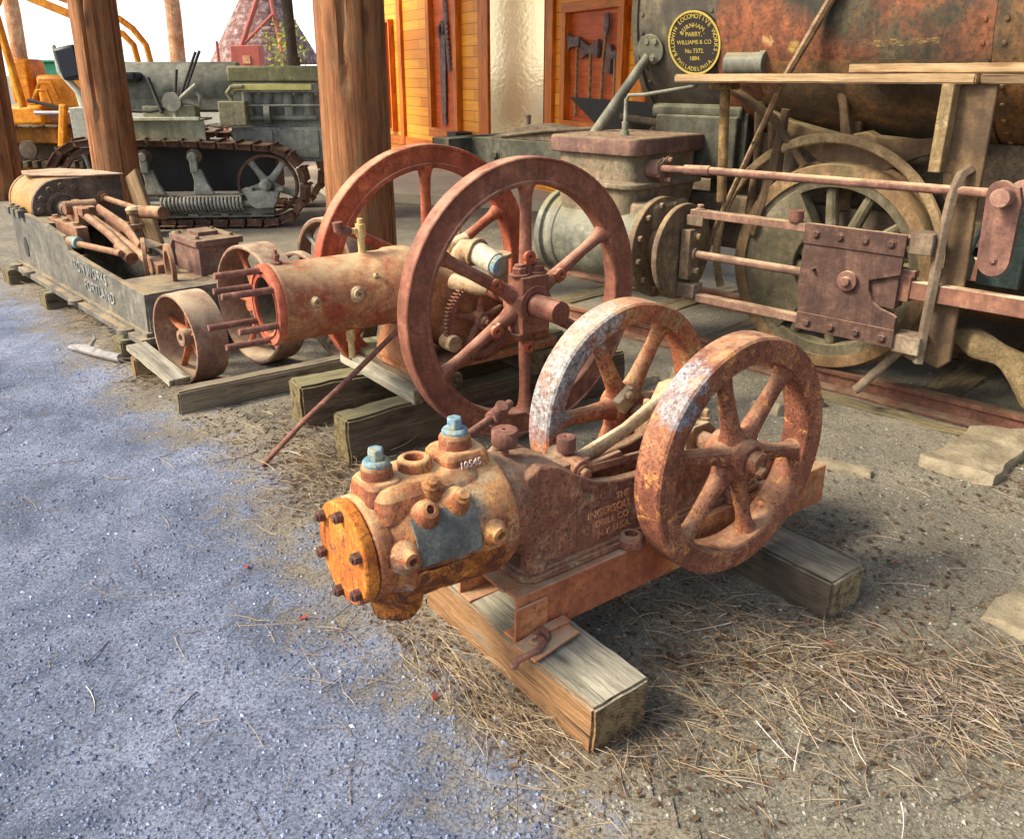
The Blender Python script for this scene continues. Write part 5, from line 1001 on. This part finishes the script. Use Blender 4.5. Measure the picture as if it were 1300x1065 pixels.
# ------------------------------------------------------------ distant things behind the tractor
m_bark = rust('sunlit bark', ('#a86c44', '#d09c70', '#e4bc92'), speck='#7c4c30', sc=2.5, bs=1.2, pit=.8)
m_leaf = plain('leaf green', '#5a6a2c', .7, 3, .4, dark='#2c3a16'); m_leafy = plain('yellow green leaf', '#a8b030', .7, 3, .3, dark='#5a6a1c')
def crown_mesh(cx_, cz0, cz1, r_, n, mat, parent, sz=.25, name='crown'):
    v = []; f = []
    for i in range(n):
        h_ = rng.random(); rr = r_ * (1 - h_ * .75) * math.sqrt(rng.random()); a = rng.random() * 6.283
        c = np.array([cx_ + rr * math.cos(a), rr * math.sin(a), cz0 + (cz1 - cz0) * h_]) + rng.normal(0, .1, 3)
        for _ in range(3):
            d1 = rng.normal(0, 1, 3); d1 /= np.linalg.norm(d1); d2 = np.cross(d1, rng.normal(0, 1, 3)); d2 /= np.linalg.norm(d2); k = len(v)
            q = c + rng.normal(0, sz, 3); v += [tuple(q), tuple(q + d1 * sz), tuple(q + d1 * sz * .6 + d2 * sz * .35)]; f.append((k, k + 1, k + 2))
    o = raw(name, v, f, mat); o.parent = parent; return o
def tree(label, x, y, r_):
    q = thing('pine_tree', label, 'tree', (x, y, 0), 0, 'pines behind the machines')
    MB().tube([(0, 0, -.1), (0, 0, 1), (.05, 0, 3), (.05, 0, 7), (0, 0, 14)], [r_ * 1.25, r_ * 1.05, r_ * .95, r_ * .8, r_ * .2], 24).build('trunk', m_bark, q, bev=0, jit=(.05, 5))
    crown_mesh(0, 6, 15, 2.2, 500, m_leaf, q)
tree('sunlit pine trunk rising behind the grey tractor tank', -9.35, 25, .21)
tree('pine trunk between the loader canopy post and the left log post', -13.75, 25, .20)
tree('pine standing just outside the left edge of the photo, mirrored in the old window', -12.6, 19.5, .42)
H = thing('conical_hut', 'shingled conical roof frame with red braces far behind the tractor', 'hut', (-6.85, 25, 0), 0)
hm = MB()
for k in range(16):
    z_ = 1.75 + .155 * k; r_ = 1.5 - .092 * k * 1.0
    hm.lathe([(max(.05, r_ - .10), .10), (r_ + .02, -.02), (r_ + .02, .02), (max(.06, r_ - .06), .14)], (0, 0, z_), (0, 0, 1), 18, closed=True)
hm.build('shingle_roof', rust('shingles', ('#5c3a34', '#8c6c64', '#d8c0b4'), speck='#3c2420', sc=5, bs=.6), H, bev=0)
MB().rod((-.25, -1.75, 1.9), (.55, -1.3, 3.9), .07, n=8).rod((.9, -1.75, 2.0), (.5, -1.2, 3.9), .06, n=8).rod((-.2, -1.7, 2.1), (.7, -1.6, 2.9), .04, n=8).build('brace', m_redsteel, H, bev=0)
MB().rod((0, 0, 0), (0, 0, 2), .9, n=20).build('wall', rust('pale hut wall', ('#b8b0a4', '#d8d0c4', '#e8e4dc'), sc=1, bs=.1, pit=.1), H)
rb = MB().box((0, 0, 0), (.62, .35, .62)).build('red_cabinet', m_redsteel, bev=.02); rb.location = (-5.6, 19, 1.72)
q = tag(rb, 'faded red box with a small window standing behind the tractor hood', 'box'); MB().box((.02, -.18, .03), (.16, .03, .16)).build('window', m_bark, rb, bev=.003)
MB().box((0, 0, -1.0), (.2, .2, 1.5)).build('stand', m_redsteel, rb)
rp = MB().rod((0, 0, 0), (0, 0, 2.15), .045, .03).build('red_post', m_redsteel, bev=0); rp.location = (-6.55, 20, 0); tag(rp, 'short dull red post standing alone behind the tractor', 'post')
sh = thing('shrub', 'yellow green shrub beside the tractor exhaust pipe', 'shrub', (-5.6, 22, 0), 0); crown_mesh(0, .4, 2.5, .8, 160, m_leafy, sh, .14, 'foliage')
MB().rod((0, 0, 0), (0, 0, 1.2), .05, .02, 8).build('stem', m_bark, sh)
sh = thing('shrub', 'yellow green shrub at the left edge under the loader canopy', 'shrub', (-19.5, 30, 0), 0); crown_mesh(0, .8, 4.2, 1.5, 260, m_leafy, sh, .2, 'foliage')
MB().rod((0, 0, 0), (0, 0, 2.2), .08, .03, 8).build('stem', m_bark, sh)
gb = MB().box((0, 0, 0), (1.0, .5, .5)).box((0, 0, .28), (1.1, .6, .06)).build('green_bin', plain('green paint', '#3c8c64', .6), bev=.03); gb.location = (-9.9, 20, 1.45); tag(gb, 'green bin on a stand seen left of the tractor tank', 'bin')
MB().box((0, 0, -.85), (.8, .3, 1.2)).build('stand', m_black, gb)

# ------------------------------------------------------------ stones, needles, gravel
t = NT('pale stone'); co = t.map(); m_stone = t.done(t.ramp(t.noise(co, 9, 8, .65), [(.3, '#6e6450'), (.5, '#8e8268'), (.75, '#a89c80')]), t.bump(t.noise(co, 60, 8, .75), .8, .006, t.bump(t.noise(co, 14, 8, .7), 1., .02)), .9)
def slab(label, poly, h_, z=0):
    o = MB(); cx_ = sum(p[0] for p in poly) / len(poly); cy_ = sum(p[1] for p in poly) / len(poly)
    P2 = []
    for i, p in enumerate(poly):
        q = poly[(i + 1) % len(poly)]
        for f in (0, .33, .66): P2.append((p[0] + (q[0] - p[0]) * f - cx_ + random.uniform(-.012, .012), p[1] + (q[1] - p[1]) * f - cy_ + random.uniform(-.012, .012)))
    o.loft([[(a * s1, b * s1, zz) for a, b in P2] for s1, zz in ((1.03, -.03), (1.02, h_ * .3), (.985, h_ * .75), (.95, h_ * .97), (.6, h_), (.3, h_ * 1.02))])
    bmesh.ops.triangulate(o.bm, faces=o.bm.faces[:]); bmesh.ops.subdivide_edges(o.bm, edges=o.bm.edges[:], cuts=2, use_grid_fill=True); o.jitter(.012, 12, 3); o.jitter(.005, 40, 9); ob = o.build('stone', m_stone, bev=0, jit=(.012, 9), ang=28); ob.location = (cx_, cy_, z); return tag(ob, label, 'stone')
slab('flat cracked tan stone slab beside the rail at the right', [(1.62, 3.0), (1.98, 3.30), (2.25, 3.22), (1.80, 2.80)], .045)
slab('pale rough stone cut off by the right edge of the photo', [(1.33, 2.0), (1.55, 2.15), (1.78, 2.0), (1.42, 1.82)], .032)
slab('rounded pale stone in the dirt behind the near flywheel spokes', [(1.10, 3.60), (1.38, 3.78), (1.45, 3.62), (1.2, 3.5)], .05)
slab('thin buried stone strip in the dirt right of the near flywheel', [(1.06, 3.02), (1.20, 3.10), (1.42, 2.93), (1.38, 2.88)], .012)
slab('small pale stone behind the far flywheel of the compressor', [(.60, 3.95), (.70, 4.0), (.74, 3.92), (.64, 3.87)], .05)
slab('small greenish stone next to the rail, seen through the far flywheel', [(.80, 3.98), (.90, 4.0), (.92, 3.90), (.83, 3.88)], .06)

blockers = [('A', .46608, 2.20356, 216.3)]
def stones(n, xr, yr, smin, smax, name, mat, keep=None, label=None, cat=None):
    V = []; F = []
    base = np.array([(1, 0, 0), (0, 1, 0), (-1, 0, 0), (0, -1, 0), (0, 0, .8), (0, 0, -.6)]); fc = [(0, 1, 4), (1, 2, 4), (2, 3, 4), (3, 0, 4), (1, 0, 5), (2, 1, 5), (3, 2, 5), (0, 3, 5)]
    xs = rng.uniform(*xr, n); ys = yr[0] + (yr[1] - yr[0]) * rng.random(n) ** 1.6
    pd = path_dist(xs, ys)
    for i in range(n):
        if keep is not None and not keep(pd[i]): continue
        s1 = smin + (smax - smin) * rng.random() ** 4; a = rng.random() * 6.28; c1, s2 = math.cos(a), math.sin(a)
        b = base * rng.uniform(.6, 1.2, (6, 3)) * s1; x = b[:, 0] * c1 - b[:, 1] * s2 + xs[i]; y = b[:, 0] * s2 + b[:, 1] * c1 + ys[i]
        z0 = gz(xs[i], ys[i]) + (.006 if pd[i] > -.25 else .001); k = len(V)
        V += list(zip(x.tolist(), y.tolist(), (b[:, 2] + z0).tolist())); F += [(p + k, q + k, r_ + k) for p, q, r_ in fc]
    o = raw(name, V, F, mat); return tag(o, label, cat, kind='stuff')
def pebble_mat(name, a, b, c):
    t = NT(name); g = t.n.new('ShaderNodeNewGeometry'); col = t.ramp(g.outputs['Random Per Island'], [(0., a), (.7, b), (.93, b), (1., c)]); return t.done(col, None, .9)
stones(34000, (-2.6, 1.0), (1.2, 5.5), .0015, .0085, 'path_gravel', pebble_mat('sky tinted pebbles', '#465064', '#7c879c', '#c0c8d4'), lambda d: d > .02 * rng.normal() * 4, 'loose sky tinted gravel strewn over the path', 'gravel')  # pebble colours carry the same painted sky blue
stones(26000, (-1.5, 2.6), (1.3, 6.0), .0016, .0085, 'dirt_gravel', pebble_mat('dirt pebbles', '#58564a', '#8a8676', '#b0ac9c'), lambda d: d < .12, 'small pale pebbles scattered in the dirt beside the machines', 'gravel')

t = NT('dry pine needle'); g = t.n.new('ShaderNodeNewGeometry'); m_needle = t.done(t.ramp(g.outputs['Random Per Island'], [(0., '#4a3c30'), (.4, '#74604a'), (.75, '#96805c'), (1., '#bcaa88')]), None, .8)
m_twig = pebble_mat('twigs', '#5c5048', '#8a7c6c', '#c4bcb0')
def needles(name, spots, mat, label, wd=.0009, ln=(.035, .16), lift=.02, cat='pine needles', curve=.45):
    V = []; F = []
    for cx_, cy_, sx_, sy_, ang_, n, lf, spread in spots:
        for i in range(int(n * .7)):
            u1, v1 = rng.normal(0, 1, 2); ca, sa = math.cos(ang_), math.sin(ang_)
            x = cx_ + u1 * sx_ * ca - v1 * sy_ * sa; y = cy_ + u1 * sx_ * sa + v1 * sy_ * ca
            if y < 1.15: continue
            L1 = rng.uniform(*ln); d = (ang_ + rng.normal(0, spread)) if spread < 3 else rng.random() * 6.28; z0 = gz(x, y) + .007 + abs(rng.normal(0, lf)); tz = rng.normal(0, .10) * min(1, lf / .01)
            k = len(V); cur = rng.normal(0, curve); nseg = 4; px, py, pz = x, y, z0
            for s1 in range(nseg + 1):
                f = s1 / nseg; w_ = wd * (1 - .6 * f); dd = d + cur * f; nx, ny = -math.sin(dd), math.cos(dd)
                zz = max(gz(px, py) + .005, pz)
                V += [(px + nx * w_, py + ny * w_, zz), (px - nx * w_, py - ny * w_, zz + wd * .3), (px, py, zz + wd * 1.2)]
                px += math.cos(dd) * L1 / nseg; py += math.sin(dd) * L1 / nseg; pz += tz * L1 / nseg - .0008 * s1
            for s1 in range(nseg):
                a0 = k + 3 * s1
                F += [(a0, a0 + 3, a0 + 5, a0 + 2), (a0 + 2, a0 + 5, a0 + 4, a0 + 1)]
    return tag(raw(name, V, F, mat), label, cat, kind='stuff')
SP = [  # x, y, sx, sy, angle, count, lift, angular spread
    (.72, 1.68, .26, .10, .3, 420, .009, 9), (1.15, 1.70, .25, .10, .2, 420, .010, 9), (.45, 1.50, .12, .10, 2.2, 190, .01, 9), (1.1, 1.50, .3, .07, .1, 260, .008, 9), (.95, 1.80, .25, .03, -.15, 160, .008, .6), (.55, 1.80, .12, .03, .5, 120, .009, .5),
    (.55, 1.98, .16, .07, -.1, 220, .008, 9), (.90, 1.95, .15, .06, .0, 70, .005, 9), (.25, 2.12, .12, .08, .3, 90, .008, 9),
    (-.13, 1.75, .16, .05, -.92, 330, .012, .5), (-.02, 1.62, .18, .05, -.92, 260, .010, .6), (.08, 1.50, .12, .08, -.9, 160, .008, 9), (-.28, 1.98, .1, .06, -.8, 120, .01, 9),
    (-.72, 2.92, .10, .09, .4, 420, .02, 9), (-.80, 3.05, .08, .08, 1.2, 220, .03, 9), (-.68, 2.72, .14, .09, .6, 220, .01, 9), (-.97, 3.25, .16, .07, .5, 170, .008, 9), (-1.05, 3.5, .2, .06, .6, 140, .008, 9),
    (-1.78, 3.95, .12, .07, -.7, 260, .012, 9), (-1.95, 4.3, .12, .1, -.7, 160, .01, 9), (-2.6, 5.0, .35, .12, -.75, 520, .012, 9), (-3.0, 5.6, .35, .14, -.75, 520, .012, 9), (-3.7, 6.5, .5, .2, -.75, 300, .01, 9),
    (1.4, 2.3, .35, .25, .3, 60, .002, 9), (1.6, 2.7, .4, .3, .3, 50, .002, 9), (1.95, 2.75, .12, .08, .3, 120, .01, 9), (1.1, 2.4, .2, .15, 0, 30, .002, 9), (1.0, 2.9, .3, .2, 0, 25, .002, 9),
    (-.1, 2.35, .10, .06, .2, 90, .012, 9),
    (-.9, 2.1, .5, .45, .0, 60, .003, 9), (-1.6, 3.0, .6, .5, .0, 60, .003, 9), (-.45, 1.78, .05, .08, 0, 50, .006, 9), (-.62, 1.45, .25, .1, 0, 30, .004, 9), (-.7, 1.95, .06, .04, 0, 30, .005, 9)]
needles('pine_needles', SP, m_needle, 'dry tan pine needles littering the ground around timbers and machines')
needles('twigs', [(.98, 1.66, .16, .08, .1, 240, .014, 9), (1.2, 1.62, .2, .06, .1, 120, .012, 9), (-1.0, 2.3, .6, .6, 0, 18, .003, 9), (-.9, 3.1, .25, .2, .5, 60, .006, 9), (.5, 1.42, .3, .05, 0, 40, .008, 9), (1.5, 1.9, .3, .2, 0, 60, .006, 9), (-2.0, 3.6, .5, .4, 0, 12, .003, 9)], m_twig, 'thin grey twigs tangled among the pine needles', .0020, (.06, .16), cat='twigs', curve=.6)
needles('straw_tuft', [(.62, 2.26, .05, .03, .6, 50, .01, 9), (.10, 2.62, .06, .04, 0, 60, .01, 9)], m_needle, 'dry straw caught around the compressor skid', cat='straw')
# needles resting on the skid and inside the crank pit
ndl = bpy.data.objects['straw_tuft']; ndl.location.z = .0
def litter(n):
    V = []; F = []
    for i in range(n):
        c = SP[rng.integers(len(SP))]; x = c[0] + rng.normal(0, c[2] * 1.3); y = c[1] + rng.normal(0, c[3] * 1.6)
        if y < 1.15 or path_dist(np.array([x]), np.array([y]))[0] > .02: continue
        a = rng.random() * 6.28; l1 = rng.uniform(.004, .014); w1 = l1 * rng.uniform(.25, .6); z0 = gz(x, y) + .007; k = len(V)
        for dx, dy, dz in ((-l1, 0, 0), (0, -w1, .002), (l1, 0, .001), (0, w1, .004)): V.append((x + dx * math.cos(a) - dy * math.sin(a), y + dx * math.sin(a) + dy * math.cos(a), z0 + dz * rng.uniform(0, 1.5)))
        F += [(k, k + 1, k + 2), (k, k + 2, k + 3)]
    tag(raw('leaf_litter', V, F, pebble_mat('litter', '#3a2c20', '#5c4834', '#8c7050')), 'dark crumbs of bark and leaf between the pine needles', 'litter', kind='stuff')
litter(6500)
m_red = plain('red leaf', '#8c3420', .6, 20, .3)
for i, (x, y) in enumerate(((-.59, 1.98), (-.19, 1.66), (.86, 1.87), (1.20, 2.26), (-.83, 2.25))):
    o = MB().loft([[(-.014, 0, .004), (-.004, -.006, .001), (.012, -.003, .006), (.016, .002, .010), (.0, .007, .004)], [(-.013, 0, .0055), (-.004, -.005, .0025), (.011, -.003, .0075), (.015, .002, .0115), (.0, .006, .0055)]]).build('dry_leaf', m_red, bev=0)
    o.location = (x, y, gz(x, y) + .008); o.rotation_euler = (0, 0, i * 1.3)
    tag(o, ['small red leaf on the gravel path left of the orange head', 'small red leaf on the gravel just left of the front timber', 'small curled red leaf in the needles right of the front timber', 'small red leaf on the bare dirt at right', 'small red leaf on the open gravel at left'][i], 'leaf')
print('objects', len(bpy.data.objects))
